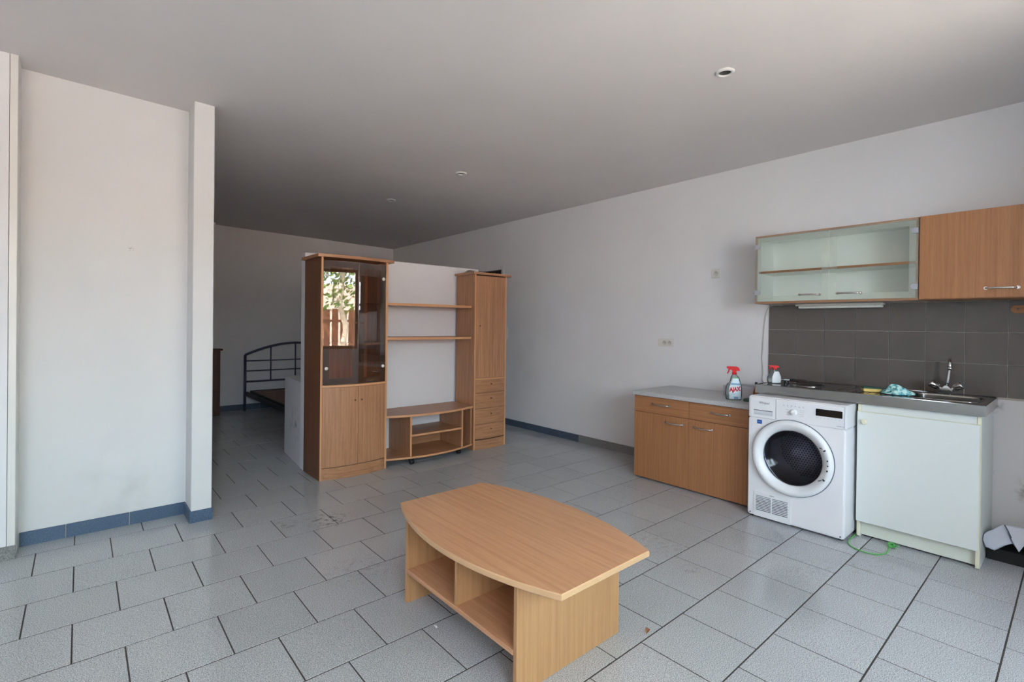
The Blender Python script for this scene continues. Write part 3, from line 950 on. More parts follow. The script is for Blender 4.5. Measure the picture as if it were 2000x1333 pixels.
# ------------------------------------------------------------------ spray bottles
SECT = [(0.000, -0.003, 0.050, 0.028), (0.006, -0.003, 0.056, 0.033), (0.045, -0.004, 0.0617, 0.036), (0.100, -0.003, 0.059, 0.036),
        (0.125, -0.001, 0.051, 0.034), (0.140, 0.006, 0.041, 0.031), (0.170, 0.006, 0.033, 0.028), (0.188, 0.002, 0.025, 0.023), (0.197, 0.000, 0.016, 0.016), (0.205, 0.000, 0.015, 0.015)]
def sect_at(z):
    for a, b in zip(SECT, SECT[1:]):
        if a[0] <= z <= b[0]:
            k = (z - a[0]) / (b[0] - a[0])
            return [a[i] + (b[i] - a[i]) * k for i in range(4)]
    return SECT[-1]
def spray_bottle(label, base, ang, labmat, words, scale=1.0, blue=True, squat=1.0):
    t = thing('spray_bottle', label, 'bottle', base, 'red topped spray bottles')
    U = Vector((math.cos(ang), math.sin(ang), 0)); V = Vector((U.y, -U.x, 0)); B = Vector(base)
    def P(u, v, z): return B + (U * u + V * v) * scale + Vector((0, 0, z * scale * squat))
    mb = MB(); n = 28
    rings = [[mb.bm.verts.new(P(uc + hw * math.copysign(abs(math.cos(a)) ** 0.85, math.cos(a)), hd * math.copysign(abs(math.sin(a)) ** 0.85, math.sin(a)), z)) for a in [2 * PI * k / n for k in range(n)]] for z, uc, hw, hd in SECT]
    for a, b in zip(rings, rings[1:]):
        for k in range(n):
            f = mb.bm.faces.new((a[k], a[(k + 1) % n], b[(k + 1) % n], b[k])); f.smooth = True
    mb.bm.faces.new(rings[0][::-1]); mb.bm.faces.new(rings[-1])
    body = mb.build('bottle_body', BOTTLE, t)
    def surf(u, z, lift=0.001):
        _, uc, hw, hd = sect_at(z)
        q = max(0.0, 1 - (abs(u - uc) / hw) ** 2.35)
        return P(u, hd * q ** 0.43 + lift, z)
    def patch(z0, z1, ul, ur, m, name, parent, lift):
        mb = MB()
        def fn(a, b):
            z = z0 + (z1 - z0) * b
            l, r = ul(z), ur(z)
            return surf(l + (r - l) * a, z, lift)
        mb.grid(fn, 14, 16)
        return mb.build(name, m, parent)
    ul = lambda z: -0.034 if z < 0.10 else -0.034 + (z - 0.10) / 0.08 * 0.026
    ur = lambda z: 0.050 if z < 0.10 else 0.050 - (z - 0.10) / 0.08 * 0.021
    lb = patch(0.010, 0.176, ul, ur, labmat, 'bottle_label', t, 0.0012)
    if blue:
        patch(0.120, 0.134, lambda z: ul(z) + 0.004, lambda z: ur(z) - 0.002, LABELB, 'label_stripe', lb, 0.0020)
        patch(0.012, 0.030, lambda z: 0.0, lambda z: 0.03, LABELB, 'label_stripe', lb, 0.0020)
        patch(0.170, 0.176, ul, ur, LABELG, 'label_stripe', lb, 0.0020)
        for zz, a, b in ((0.052, -0.026, 0.012), (0.046, -0.026, 0.004)):
            patch(zz, zz + 0.002, lambda z: a, lambda z: b, LABELB, 'label_print', lb, 0.0021)
    if words:
        cr, sr = math.cos(0.14), math.sin(0.14)
        text_mesh(words, 0.033, WHITEINK, 'lettering_outline', lb, lambda u, v: surf(0.005 + u * cr - v * sr * 1.0, 0.086 + u * sr + v * cr * 1.35, 0.0026), 0.12, 0.0034)
        text_mesh(words, 0.033, REDINK, 'lettering', lb, lambda u, v: surf(0.005 + u * cr - v * sr * 1.0, 0.086 + u * sr + v * cr * 1.35, 0.0038), 0.12, 0.0020)
    # trigger head
    MB().lathe([(rr * scale, zz * scale * squat) for rr, zz in [(0.0, 0.200), (0.0175, 0.200), (0.0175, 0.216), (0.015, 0.219), (0.0, 0.219)]], B, 'z', 20).build('collar', RED, t)
    prof = [(-0.055, 0.262), (0.018, 0.262), (0.034, 0.252), (0.041, 0.236), (0.036, 0.229), (0.014, 0.232), (0.014, 0.206), (-0.013, 0.206), (-0.014, 0.234), (-0.037, 0.243), (-0.055, 0.246)]
    mb = MB()
    A = [mb.bm.verts.new(P(u, 0.0135, z)) for u, z in prof]; C_ = [mb.bm.verts.new(P(u, -0.0135, z)) for u, z in prof]
    mb.bm.faces.new(A); mb.bm.faces.new(C_[::-1])
    for i in range(len(prof)):
        j = (i + 1) % len(prof); mb.bm.faces.new((A[i], C_[i], C_[j], A[j]))
    bmesh.ops.bevel(mb.bm, geom=list(mb.bm.edges), offset=0.0022, segments=2, affect='EDGES')
    mb.build('spray_head', RED, t)
    MB().tube([P(-0.036, 0, 0.246), P(-0.040, 0, 0.226), P(-0.050, 0, 0.204)], [0.006, 0.0055, 0.004], 8).build('trigger', RED, t)
    MB().tube([P(0, 0, 0.2), P(0.0, 0, 0.10), P(0.01, 0, 0.012)], 0.002, 6).build('dip_tube', plain('milky_tube', (214, 218, 218), 0.4), t)
    return t
spray_bottle('clear spray bottle with red trigger and red lettered label, on the light grey worktop', (3.741, -2.095, ZW), math.atan2(-0.907, 0.42), LABELW, 'AJAX')

# ------------------------------------------------------------------ other things on the worktop
t = thing('plastic_tray', 'clear plastic tray standing behind the spray bottle on the grey worktop', 'tray', (4.02, -2.04, ZW))
def tray(mb, x0, x1, y0, y1, z0, z1, th):
    mb.box(x0, x1, y0, y1, z0, z0 + th)
    mb.box(x0, x0 + th, y0, y1, z0 + th, z1); mb.box(x1 - th, x1, y0, y1, z0 + th, z1)
    mb.box(x0 + th, x1 - th, y0, y0 + th, z0 + th, z1); mb.box(x0 + th, x1 - th, y1 - th, y1, z0 + th, z1)
    return mb
tray(MB(), 3.935, 4.12, -2.235, -1.915, ZW, ZW + 0.085, 0.004).build('tray_body', TRAYC, t)
mb = MB(); mb.tube([(3.937, -1.917, ZW + 0.085), (4.118, -1.917, ZW + 0.085), (4.118, -2.233, ZW + 0.085), (3.937, -2.233, ZW + 0.085)], 0.004, 8, True)
mb.build('rim', plain('clear_rim_plastic', (210, 208, 216), 0.3), t)
t = thing('amber_bottle', 'little amber bottle with a black cap behind the dryer corner', 'bottle', (3.84, -2.222, ZW))
MB().lathe([(0, 0), (0.020, 0), (0.022, 0.004), (0.0215, 0.060), (0.012, 0.100), (0.008, 0.112), (0.008, 0.126), (0, 0.126)], (3.84, -2.222, ZW), 'z', 20).build('bottle_body', AMBER, t)
MB().lathe([(0, 0.124), (0.0095, 0.124), (0.0095, 0.142), (0.007, 0.145), (0, 0.145)], (3.84, -2.222, ZW), 'z', 16).build('cap', BLACK, t)
tag(MB().box(3.715, 3.775, -2.225, -2.178, ZW, ZW + 0.022, 0.005, 2).build('scouring_pad', SPG, None, (3.745, -2.2, ZW)),
    'small dark green scouring pad on the worktop beside the dryer', 'pad')

# ------------------------------------------------------------------ tumble dryer
DX, DY0, DY1, DH = 3.452, -2.932, -2.334, 0.852
DC = (-2.622, 0.463)
t5 = thing('tumble_dryer', 'white front-loading tumble dryer with round glass door, between the beech and white cabinets', 'appliance', (3.75, -2.633, 0))
mb = MB()
hole = lambda r, x, n=48: [(x, DC[0] + r * math.cos(2 * PI * k / n), DC[1] + r * math.sin(2 * PI * k / n)) for k in range(n)]
rr_o = round_rect(DY0, DY1, 0.012, 0.703, 0.012)
def ring_pts(pts, x): return [(x, y, z) for y, z in pts]
front = round_rect(DY0 + 0.010, DY1 - 0.010, 0.022, 0.703, 0.012)
mb.plate(ring_pts(front, DX), [hole(0.205, DX)])
edge = round_rect(DY0, DY1, 0.012, 0.703, 0.018)
mid = round_rect(DY0 + 0.003, DY1 - 0.003, 0.015, 0.703, 0.016)
mb.strip(ring_pts(front, DX), ring_pts(mid, DX + 0.003)); mb.strip(ring_pts(mid, DX + 0.003), ring_pts(edge, DX + 0.012))
mb.strip(ring_pts(edge, DX + 0.012), ring_pts(edge, DX + 0.58)); mb.plate(ring_pts(edge, DX + 0.58), [])
mb.strip(hole(0.205, DX), hole(0.205, DX + 0.06), smooth=True)
mb.build('housing', APPL, t5)
mb = MB()                                              # control fascia and lid
pf = [(DX, 0.7045), (DX, 0.840), (DX + 0.006, 0.8465), (DX + 0.02, 0.8465), (DX + 0.02, 0.7045)]
mb.prism(pf, DY0 + 0.010, DY1 - 0.010, 'y')
mb.build('control_panel', APPL, t5)
for ya, yb in ((DY0, DY0 + 0.0095), (DY1 - 0.0095, DY1)):
    MB().box(DX + 0.004, DX + 0.03, ya, yb, 0.704, 0.846, 0.004, 2).build('panel_end', APPL, t5)
MB().box(DX + 0.020, DX + 0.59, DY0, DY1, 0.704, DH, 0.006, 2).build('lid', APPL, t5)
# condenser drawer, its recess and lettering
dw = box('water_drawer', APPL2, t5, DX - 0.003, DX + 0.002, -2.5175, DY1 - 0.011, 0.7065, 0.8435, 0.001)
box('drawer_seam', SEAM, dw, DX - 0.0012, DX + 0.002, -2.5205, -2.5178, 0.7065, 0.8435, 0)
gp = MB().box(DX - 0.0038, DX - 0.0028, -2.500, -2.374, 0.724, 0.7575).build('grip_recess', plain('recess_white', (206, 209, 214), 0.4), dw)
box('grip_lip', PRINTD, dw, DX - 0.0046, DX - 0.0037, -2.500, -2.374, 0.7545, 0.7585, 0)
box('grip_lower', plain('recess_white', (206, 209, 214), 0.4), dw, DX - 0.006, DX - 0.0037, -2.498, -2.378, 0.728, 0.735, 0.001)
text_mesh('Whirlpool', 0.0235, PRINTD, 'logo_lettering', dw, lambda u, v: (DX - 0.0036, -2.4415 - u * 0.70, 0.810 + v), 0.35, 0.0)
# selector knob, display and small print
MB().lathe([(0.0, 0.016), (0.017, 0.0155), (0.019, 0.013), (0.0195, 0.0), (0.027, -0.0005), (0.027, 0.0)], (DX - 0.0005, -2.632, 0.770), (Vector((0, 1, 0)), Vector((0, 0, 1)), Vector((-1, 0, 0))), 32).build('selector_knob', APPL2, t5)
ds = box('display', BLACKGL, t5, DX - 0.002, DX + 0.002, -2.913, -2.7635, 0.770, 0.815, 0.0008)
pr = MB()
rnd = random.Random(3)
for row in range(4):                                   # legends round the knob
    for k in range(2 if row else 3):
        y = -2.662 - rnd.uniform(0, 0.008); L = rnd.uniform(0.018, 0.034)
        pr.box(DX - 0.0006, DX + 0.001, y - L, y, 0.752 + row * 0.012, 0.7532 + row * 0.012)
for row in range(3):
    L = rnd.uniform(0.012, 0.022)
    pr.box(DX - 0.0006, DX + 0.001, -2.600, -2.600 + L, 0.750 + row * 0.017, 0.7514 + row * 0.017)
for k in range(6):
    y = -2.565 - k * 0.024
    pr.box(DX - 0.0006, DX + 0.001, y - 0.010, y, 0.8075, 0.8095); pr.box(DX - 0.0006, DX + 0.001, y - 0.006, y - 0.003, 0.812, 0.8165)
for k in range(7):
    y = -2.768 - k * 0.0212
    pr.box(DX - 0.0006, DX + 0.001, y - 0.007, y, 0.757, 0.7586)
o = pr.build('printed_legend', PRINT, t5); o['kind'] = 'stuff'
mb = MB()
for k in range(5):
    mb.box(DX - 0.0006, DX + 0.001, -2.884 - k * 0.0085 - 0.006, -2.884 - k * 0.0085, 0.718, 0.7215)
mb.build('printed_model_line', PRINT, t5)
st = box('sticker', STICKB, t5, DX - 0.0008, DX + 0.001, -2.4285, -2.396, 0.6615, 0.689, 0)
box('sticker_print', STICKW, st, DX - 0.0012, DX - 0.0007, -2.422, -2.403, 0.674, 0.676, 0)
# porthole door: moulded ring, dished inwards to the glass
dax = (Vector((0, 1, 0)), Vector((0, 0, 1)), Vector((-1, 0, 0)))
c3 = (DX, DC[0], DC[1])
door = MB().lathe([(0.246, -0.004), (0.252, 0.004), (0.251, 0.016), (0.244, 0.026), (0.232, 0.031), (0.220, 0.030), (0.205, 0.020), (0.186, 0.006), (0.180, -0.012), (0.196, -0.014)], c3, dax, 72).build('door', APPL2, t5)
MB().lathe([(0.2525, -0.001), (0.2555, -0.001), (0.2555, 0.004), (0.2525, 0.004), (0.2525, -0.001)], c3, dax, 72).build('door_seam', plain('door_shadow_gap', (92, 98, 106), 0.5), door)
MB().lathe([(0.181, -0.012), (0.181, -0.004), (0.176, -0.001), (0.168, -0.006), (0.154, -0.026), (0.130, -0.046), (0.09, -0.060), (0.045, -0.067), (0.0, -0.069)], c3, dax, 64).build('porthole_glass', GLASS_D, door)
for y, z, a, L, wd in ((-2.803, 0.567, 0.25, 0.017, 0.004), (-2.826, 0.556, 0.9, 0.014, 0.008), (-2.843, 0.495, 0, 0.010, 0.007), (-2.845, 0.463, 0, 0.008, 0.006), (-2.842, 0.431, 0, 0.010, 0.007), (-2.798, 0.359, -0.4, 0.018, 0.004), (-2.823, 0.369, -0.9, 0.014, 0.008)):
    b = bmesh.new(); bmesh.ops.create_cube(b, size=1.0)
    r_ = math.hypot(y - DC[0], z - DC[1])
    xo = DX - (0.031 if r_ > 0.215 else 0.024)
    MB().add(b, Matrix.Translation((xo, y, z)) @ Matrix.Rotation(a, 4, 'X') @ Matrix.Diagonal((0.005, L if a and abs(a) < 0.5 else wd, wd if a and abs(a) < 0.5 else L, 1))).build('door_mark', BLACK, door)
# drum seen through the porthole
drum = MB().lathe([(0.225, -0.125), (0.232, -0.118), (0.262, -0.122), (0.262, -0.44), (0.0, -0.45)], c3, dax, 64).build('drum', DRUM, t5)
MB().lathe([(0.196, -0.030), (0.200, -0.05), (0.212, -0.085), (0.228, -0.120), (0.24, -0.130)], c3, dax, 64).build('door_throat', plain('throat_grey_plastic', (74, 74, 82), 0.4), t5)
gs = MB()
for k in range(26):
    a = 2 * PI * k / 26
    p = Vector(c3) + (dax[0] * math.cos(a) + dax[1] * math.sin(a)) * 0.200
    gs.tube([p + dax[2] * -0.045, p + (dax[0] * math.cos(a) + dax[1] * math.sin(a)) * 0.026 + dax[2] * -0.115], 0.0045, 6)
gs.lathe([(0.205, -0.012), (0.190, -0.020), (0.196, -0.034), (0.205, -0.03)], c3, dax, 48)
gs.build('door_gasket', BLACK, t5)
for k in range(3):
    a = 2 * PI * k / 3 + 0.35
    e = dax[0] * math.cos(a) + dax[1] * math.sin(a); f_ = dax[0] * -math.sin(a) + dax[1] * math.cos(a)
    mb = MB(); c_ = Vector(c3)
    q = [c_ + e * 0.262 + f_ * 0.045, c_ + e * 0.20 + f_ * 0.010, c_ + e * 0.20 - f_ * 0.010, c_ + e * 0.262 - f_ * 0.045]
    A = [mb.bm.verts.new(p + dax[2] * -0.09) for p in q]; B = [mb.bm.verts.new(p + dax[2] * -0.43) for p in q]
    mb.bm.faces.new(A); mb.bm.faces.new(B[::-1])
    for i in range(4): mb.bm.faces.new((A[i], B[i], B[(i + 1) % 4], A[(i + 1) % 4]))
    mb.build('drum_paddle', DRUM, drum)
mb = MB()
for i in range(-12, 13):
    for j in range(-13, 14):
        y, z = i * 0.019 + (0.0095 if j % 2 else 0), j * 0.0165
        if math.hypot(y, z) < 0.235:
            cc = Vector(c3) + Vector((0.437, y, z))
            v = [mb.bm.verts.new(cc + Vector((0, 0.0052 * math.cos(PI / 3 * q), 0.0052 * math.sin(PI / 3 * q)))) for q in range(6)]
            mb.bm.faces.new(v)
o = mb.build('drum_perforations', plain('perforation_grey', (52, 50, 52), 0.6), drum); o['kind'] = 'stuff'
# filter grille low on the front
gr = box('filter_cover', APPL2, t5, DX - 0.004, DX + 0.001, -2.6235, -2.381, 0.014, 0.188, 0.0015)
for k in range(10):
    z = 0.058 + k * 0.0108
    box('grille_slot', PRINTD if k < 7 else SEAM, gr, DX - 0.0048, DX - 0.0035, -2.604, -2.396, z, z + 0.0042, 0)
for k in range(9):
    z = 0.0632 + k * 0.0108
    box('grille_slat', APPL2, gr, DX - 0.008, DX - 0.0035, -2.604, -2.396, z, z + 0.0045, 0.001)
box('grille_bar', APPL2, gr, DX - 0.0085, DX - 0.0035, -2.5035, -2.4965, 0.05, 0.166, 0.001)
box('cover_latch', PRINT, gr, DX - 0.0065, DX - 0.0035, -2.517, -2.487, 0.1735, 0.178, 0.001)
for ya in (DY0 + 0.03, DY1 - 0.03):
    for xa in (DX + 0.04, DX + 0.54):
        MB().lathe([(0, 0), (0.016, 0), (0.016, 0.014), (0, 0.014)], (xa, ya, 0), 'z', 14).build('foot', BLACK, t5)
for ya in (DY0 + 0.022, DY1 - 0.022):
    MB().lathe([(0, 0.001), (0.0045, 0.001), (0.0045, -0.002)], (DX, ya, 0.030), dax, 12).build('screw', PRINTD, t5)

# ------------------------------------------------------------------ sink cabinet
SX, SY0, SY1 = 3.634, -3.530, -2.948
t6 = thing('sink_cabinet', 'white melamine sink cabinet with cream edges and one round knob, under the steel sink', 'cabinet', (3.9, -3.24, 0))
for ya, yb in ((SY1 - 0.02, SY1), (SY0, SY0 + 0.02)):
    mb = MB(); mb.box(SX + 0.022, XR - 0.015, ya, yb, 0.0, 0.853, 0.001)
    sp = mb.build('side_panel', WHITEM, t6)
    mb = MB()
    mb.box(SX + 0.002, SX + 0.021, ya, yb, 0.012, 0.853, 0.004, 2)
    mb.tube([(SX + 0.0115, ya + 0.001, 0.011), (SX + 0.0115, yb - 0.001, 0.011)], 0.0105, 12)
    mb.build('edge_strip', CREAM, sp)
box('top_rail', WHITEM, t6, SX + 0.004, SX + 0.022, SY0 + 0.0205, SY1 - 0.0205, 0.795, 0.853, 0.001)
box('plinth', plain('off_white_plinth', (220, 223, 210), 0.4), t6, SX + 0.030, SX + 0.046, SY0 + 0.0205, SY1 - 0.0205, 0.012, 0.135, 0.001)
dd = box('door', WHITEM, t6, SX - 0.018, SX, SY0 + 0.004, SY1 - 0.0015, 0.106, 0.806, 0.0015)
mb = MB(); mb.box(SX - 0.0186, SX - 0.0002, SY0 + 0.0015, SY0 + 0.004, 0.106, 0.806); mb.box(SX - 0.0182, SX, SY0 + 0.004, SY1 - 0.0015, 0.806, 0.8075)
mb.build('door_edging', CREAM, dd)
MB().lathe([(0.0, 0.022), (0.013, 0.021), (0.0175, 0.016), (0.0165, 0.010), (0.009, 0.006), (0.010, 0.0)], (SX - 0.018, -2.990, 0.746), dax, 24).build('knob', CREAM, dd)
box('base_board', WHITEM, t6, SX + 0.024, XR - 0.02, SY0 + 0.0205, SY1 - 0.0205, 0.136, 0.152, 0)

# ------------------------------------------------------------------ steel counter with sink, hob and tap
CX0, CX1, CY0, CY1, CZ0, CZ1 = 3.612, 4.168, -3.548, -2.312, 0.8565, 0.9165
t7 = thing('sink_counter', 'stainless steel counter with sink bowl, tap and hotplate, over dryer and white cabinet', 'sink', (3.89, -2.93, 0.8565))
bowl_o = round_rect(3.735, 4.035, -3.500, -3.175, 0.06)
bo = [(x, y, CZ1) for x, y in bowl_o]
mb = MB()
mb.plate([(CX0, CY0, CZ1), (CX1, CY0, CZ1), (CX1, CY1, CZ1), (CX0, CY1, CZ1)], [bo])
A4 = [(CX0, CY0), (CX1, CY0), (CX1, CY1), (CX0, CY1)]
mb.strip([(x, y, CZ1) for x, y in A4], [(x, y, CZ0) for x, y in A4])
B4 = [(CX0 + 0.012, CY0 + 0.012), (CX1 - 0.012, CY0 + 0.012), (CX1 - 0.012, CY1 - 0.012), (CX0 + 0.012, CY1 - 0.012)]
mb.strip([(x, y, CZ0) for x, y in A4], [(x, y, CZ0) for x, y in B4])
mb.build('counter_top', STEEL, t7, recalc=True)
mb = MB()
def shr(k, z):
    cx, cy = 3.885, -3.3375
    return [(cx + (x - cx) * k, cy + (y - cy) * k, z) for x, y in bowl_o]
L = [shr(1.0, CZ1), shr(0.985, CZ1 - 0.006), shr(0.95, CZ1 - 0.13), shr(0.90, CZ1 - 0.148), shr(0.80, CZ1 - 0.152)]
for a, b in zip(L, L[1:]): mb.strip(a, b, smooth=True)
mb.plate(L[-1], [])
mb.build('sink_bowl', STEEL, t7)
mb = MB()                                              # raised lip round counter and bowl, drainer ribs
mb.tube([(x, y, CZ1 + 0.0005) for x, y in round_rect(3.728, 4.042, -3.507, -3.168, 0.064)], 0.0035, 6, True)
mb.tube([(CX0 + 0.006, CY0 + 0.006, CZ1), (CX1 - 0.005, CY0 + 0.006, CZ1), (CX1 - 0.005, CY1 - 0.006, CZ1), (CX0 + 0.006, CY1 - 0.006, CZ1)], 0.004, 6, True)
for k in range(7):
    y = -2.80 - k * 0.045
    mb.tube([(3.70, y, CZ1 - 0.001), (4.06, y, CZ1 - 0.001)], 0.0028, 6)
mb.build('drainer_ribs', STEEL, t7)
hp = MB().lathe([(0.100, 0.0), (0.100, 0.005), (0.094, 0.008), (0.088, 0.006), (0.086, 0.013), (0.080, 0.016), (0.030, 0.016), (0.026, 0.0145), (0.0, 0.0145)], (3.862, -2.585, CZ1), 'z', 44).build('hotplate', IRON, t7)
MB().lathe([(0.102, 0.0), (0.102, 0.004), (0.095, 0.0075), (0.0945, 0.0)], (3.862, -2.585, CZ1), 'z', 44).build('hotplate_rim', STEEL, hp)
MB().lathe([(0.0, 0.0150), (0.010, 0.0150), (0.010, 0.0135)], (3.862, -2.585, CZ1), 'z', 20).build('centre_cap', SATIN, hp)
hp = MB().lathe([(0.080, 0.0), (0.080, 0.005), (0.074, 0.008), (0.068, 0.006), (0.066, 0.013), (0.060, 0.016), (0.0, 0.0155)], (4.05, -2.445, CZ1), 'z', 40).build('hotplate', IRON, t7)
MB().lathe([(0.082, 0.0), (0.082, 0.004), (0.075, 0.0075), (0.0745, 0.0)], (4.05, -2.445, CZ1), 'z', 40).build('hotplate_rim', STEEL, hp)
for kx, ky in ((3.90, -2.418), (3.765, -2.462)):
    kb = MB().lathe([(0.019, 0.0), (0.019, 0.012), (0.016, 0.020), (0.0, 0.021)] if kx > 3.8 else [(0.013, 0.0), (0.013, 0.010), (0.010, 0.015), (0.0, 0.0155)], (kx, ky, CZ1), 'z', 20).build('control_knob', BLACK, t7)
    if kx > 3.8:
        MB().box(kx - 0.012, kx + 0.012, ky - 0.020, ky + 0.016, CZ1 + 0.021, CZ1 + 0.029, 0.002).build('pointer', LABEL2, kb)
# tap
TX, TY = 4.085, -3.318
tp = MB()
b = bmesh.new(); bmesh.ops.create_cube(b, size=1.0)
tp.add(b, Matrix.Translation((TX - 0.008, TY, CZ1 + 0.026)) @ Matrix.Rotation(math.radians(45), 4, 'X') @ Matrix.Diagonal((0.056, 0.054, 0.054, 1)))
bmesh.ops.bevel(tp.bm, geom=list(tp.bm.edges), offset=0.006, segments=2, affect='EDGES')
tp.lathe([(0.028, 0.0), (0.028, 0.006), (0.020, 0.012), (0.018, 0.03)], (TX, TY, CZ1), 'z', 24)
tap = tp.build('tap', CHROME, t7)
sp = [(TX, TY, CZ1 + 0.045)] + [(TX - 0.002, TY - 0.0035 * k, CZ1 + 0.05 + 0.028 * k) for k in range(1, 6)]
top = Vector(sp[-1])
for k in range(1, 9):
    a = PI * k / 8
    sp.append((top.x - 0.042 * (1 - math.cos(a)), top.y - 0.001 * k, top.z + 0.040 * math.sin(a)))
e = Vector(sp[-1]); sp.append((e.x, e.y, e.z - 0.012))
MB().tube(sp, 0.0095, 12).build('spout', CHROME, tap)
MB().tube([(e.x, e.y, e.z - 0.004), (e.x, e.y, e.z - 0.026)], 0.0125, 14).build('aerator', CHROME, tap)
for s_ in (-1, 1):
    d_ = Vector((-0.30, s_ * 0.80, 0.52)).normalized()
    p = Vector((TX - 0.01, TY + s_ * 0.018, CZ1 + 0.032))
    mb = MB().tube([p, p + d_ * 0.026], 0.009, 12)
    mb.tube([p + d_ * 0.026, p + d_ * 0.032, p + d_ * 0.074, p + d_ * 0.079], [0.015, 0.021, 0.0235, 0.019], 8)
    mb.build('tap_handle', CHROME, tap)

b2 = spray_bottle('clear spray bottle with red trigger and blank white side, beside the hotplate on the counter', (3.80, -2.372, CZ1 + 0.001), math.atan2(-0.907, 0.42) + 0.35, LABEL2, '', 0.80, False, 0.64)

# sponge and cloth beside the bowl
t = thing('sponge', 'yellow sponge with a dark green scouring side, lying on the steel drainer', 'sponge', (3.83, -2.975, CZ1))
def rot_box(mb, c, sx, sy, sz, a, bev):
    b = bmesh.new(); bmesh.ops.create_cube(b, size=1.0)
    bmesh.ops.transform(b, matrix=Matrix.Diagonal((sx, sy, sz, 1)), verts=b.verts)
    bmesh.ops.bevel(b, geom=list(b.edges), offset=bev, segments=2, affect='EDGES')
    return mb.add(b, Matrix.Translation(c) @ Matrix.Rotation(a, 4, 'Z'))
rot_box(MB(), (3.83, -2.975, CZ1 + 0.0125), 0.065, 0.105, 0.020, 0.45, 0.004).build('foam', SPY, t)
rot_box(MB(), (3.83, -2.975, CZ1 + 0.027), 0.066, 0.106, 0.009, 0.45, 0.002).build('scouring_side', SPG, t)
mb = lump(3.80, -3.115, CZ1 + 0.003, 0.062, 0.085, 0.058, 11, 26, 0.75)
tag(mb.build('dishcloth', CLOTH, None, (3.80, -3.125, CZ1)), 'crumpled teal and white dishcloth beside the sink bowl', 'cloth')

# ------------------------------------------------------------------ wall cabinets
WX0, WX1, WZ0, WZ1 = 3.862, XR - 0.001, 1.522, 2.047
GY0, GY1 = -3.206, -2.194
t8 = thing('glass_wall_cabinet', 'wall cabinet with two frosted-edge glass doors and beech edges, above the dark tiles', 'cabinet', (4.02, -2.70, WZ0))
cs = MB()
th = 0.016
cs.box(WX0 + 0.002, WX1, GY0, GY0 + th, WZ0, WZ1); cs.box(WX0 + 0.002, WX1, GY1 - th, GY1, WZ0, WZ1)
cs.box(WX0 + 0.002, WX1, GY0 + th, GY1 - th, WZ0, WZ0 + th); cs.box(WX0 + 0.002, WX1, GY0 + th, GY1 - th, WZ1 - th, WZ1)
cs.box(WX1 - 0.008, WX1, GY0 + th, GY1 - th, WZ0 + th, WZ1 - th)
body = cs.build('carcass', plain('bright_white_melamine', (238, 240, 236), 0.4), t8)
es = MB()
es.box(WX0, WX0 + 0.002, GY0, GY0 + th, WZ0, WZ1); es.box(WX0, WX0 + 0.002, GY1 - th, GY1, WZ0, WZ1)
es.box(WX0, WX0 + 0.002, GY0 + th, GY1 - th, WZ0, WZ0 + th); es.box(WX0, WX0 + 0.002, GY0 + th, GY1 - th, WZ1 - th, WZ1)
es.build('edge_strip', KY, body)
veneer = MB()
veneer.box(WX0 + 0.002, WX1, GY1, GY1 + 0.001, WZ0, WZ1); veneer.box(WX0, WX1, GY0, GY1, WZ0 - 0.001, WZ0)
veneer.build('outer_veneer', plain('beige_veneer', (186, 170, 156), 0.45), body)
sh = box('shelf', plain('bright_white_melamine', (238, 240, 236), 0.4), t8, WX0 + 0.032, WX1 - 0.009, GY0 + th, GY1 - th, 1.758, 1.774, 0)
box('shelf_edge', KY, sh, WX0 + 0.030, WX0 + 0.032, GY0 + th, GY1 - th, 1.758, 1.774, 0)
GM = -2.707
for k, (ya, yb, h0, h1) in enumerate(((GM + 0.0015, GY1 - 0.003, -2.652, -2.518), (GY0 + 0.003, GM - 0.0015, -2.899, -2.760))):
    za, zb = WZ0 + 0.010, WZ1 - 0.008
    xg = WX0 - 0.010
    g = box('glass_door', GLASS_K, t8, xg, xg + 0.005, ya, yb, za, zb, 0)
    g['label'] = 'clear glass door with a frosted green border'
    bw = 0.045
    mb = MB()
    xq = xg - 0.0008
    def q4(y0, y1, z0, z1): mb.strip([(xq, y0, z0), (xq, y1, z0)], [(xq, y0, z1), (xq, y1, z1)], closed=False)
    q4(ya, ya + bw, za, zb); q4(yb - bw, yb, za, zb); q4(ya + bw, yb - bw, za, za + bw); q4(ya + bw, yb - bw, zb - bw, zb)
    mb.build('frosted_border', GLASS_KB, g)
    bow_handle(g, (xg, h0, 1.578), (xg, h1, 1.580), (-0.026, 0, 0), 0.006)
    for z in (1.607, 1.963):
        yh = yb if k == 0 else ya
        s_ = -1 if k == 0 else 1
        n = 8
        pts = [(yh, z - 0.017), (yh, z + 0.017)] + [(yh + s_ * (0.022 + 0.013 * math.sin(PI * i / n)), z + 0.017 * math.cos(PI * i / n)) for i in range(n + 1)]
        MB().prism(pts, xg - 0.006, xg + 0.011, 'x').build('hinge', plain('hinge_grey', (178, 178, 188), 0.35, 0.3), g)
t9 = thing('wooden_wall_cabinet', 'plain beech wall cabinet with one bow handle, beside the glass wall cabinet', 'cabinet', (4.02, -3.51, WZ0))
mb = MB(); mb.box(WX0, WX1, -3.812, -3.2095, WZ0, WZ1, 0.001)
mb.build('carcass', KZ, t9)
d = box('door', KZ, t9, WX0 - 0.018, WX0 - 0.001, -3.811, -3.2105, WZ0 + 0.004, WZ1 - 0.001, 0.0012)
bow_handle(d, (WX0 - 0.018, -3.518, 1.580), (WX0 - 0.018, -3.650, 1.579), (-0.028, 0, 0))
t = thing('strip_light', 'slim white strip light fixed under the glass wall cabinet', 'light', (4.12, -2.69, 1.50))
MB().box(4.095, 4.145, -2.975, -2.405, 1.506, 1.5205, 0.002).build('housing', PLASTIC_W, t)
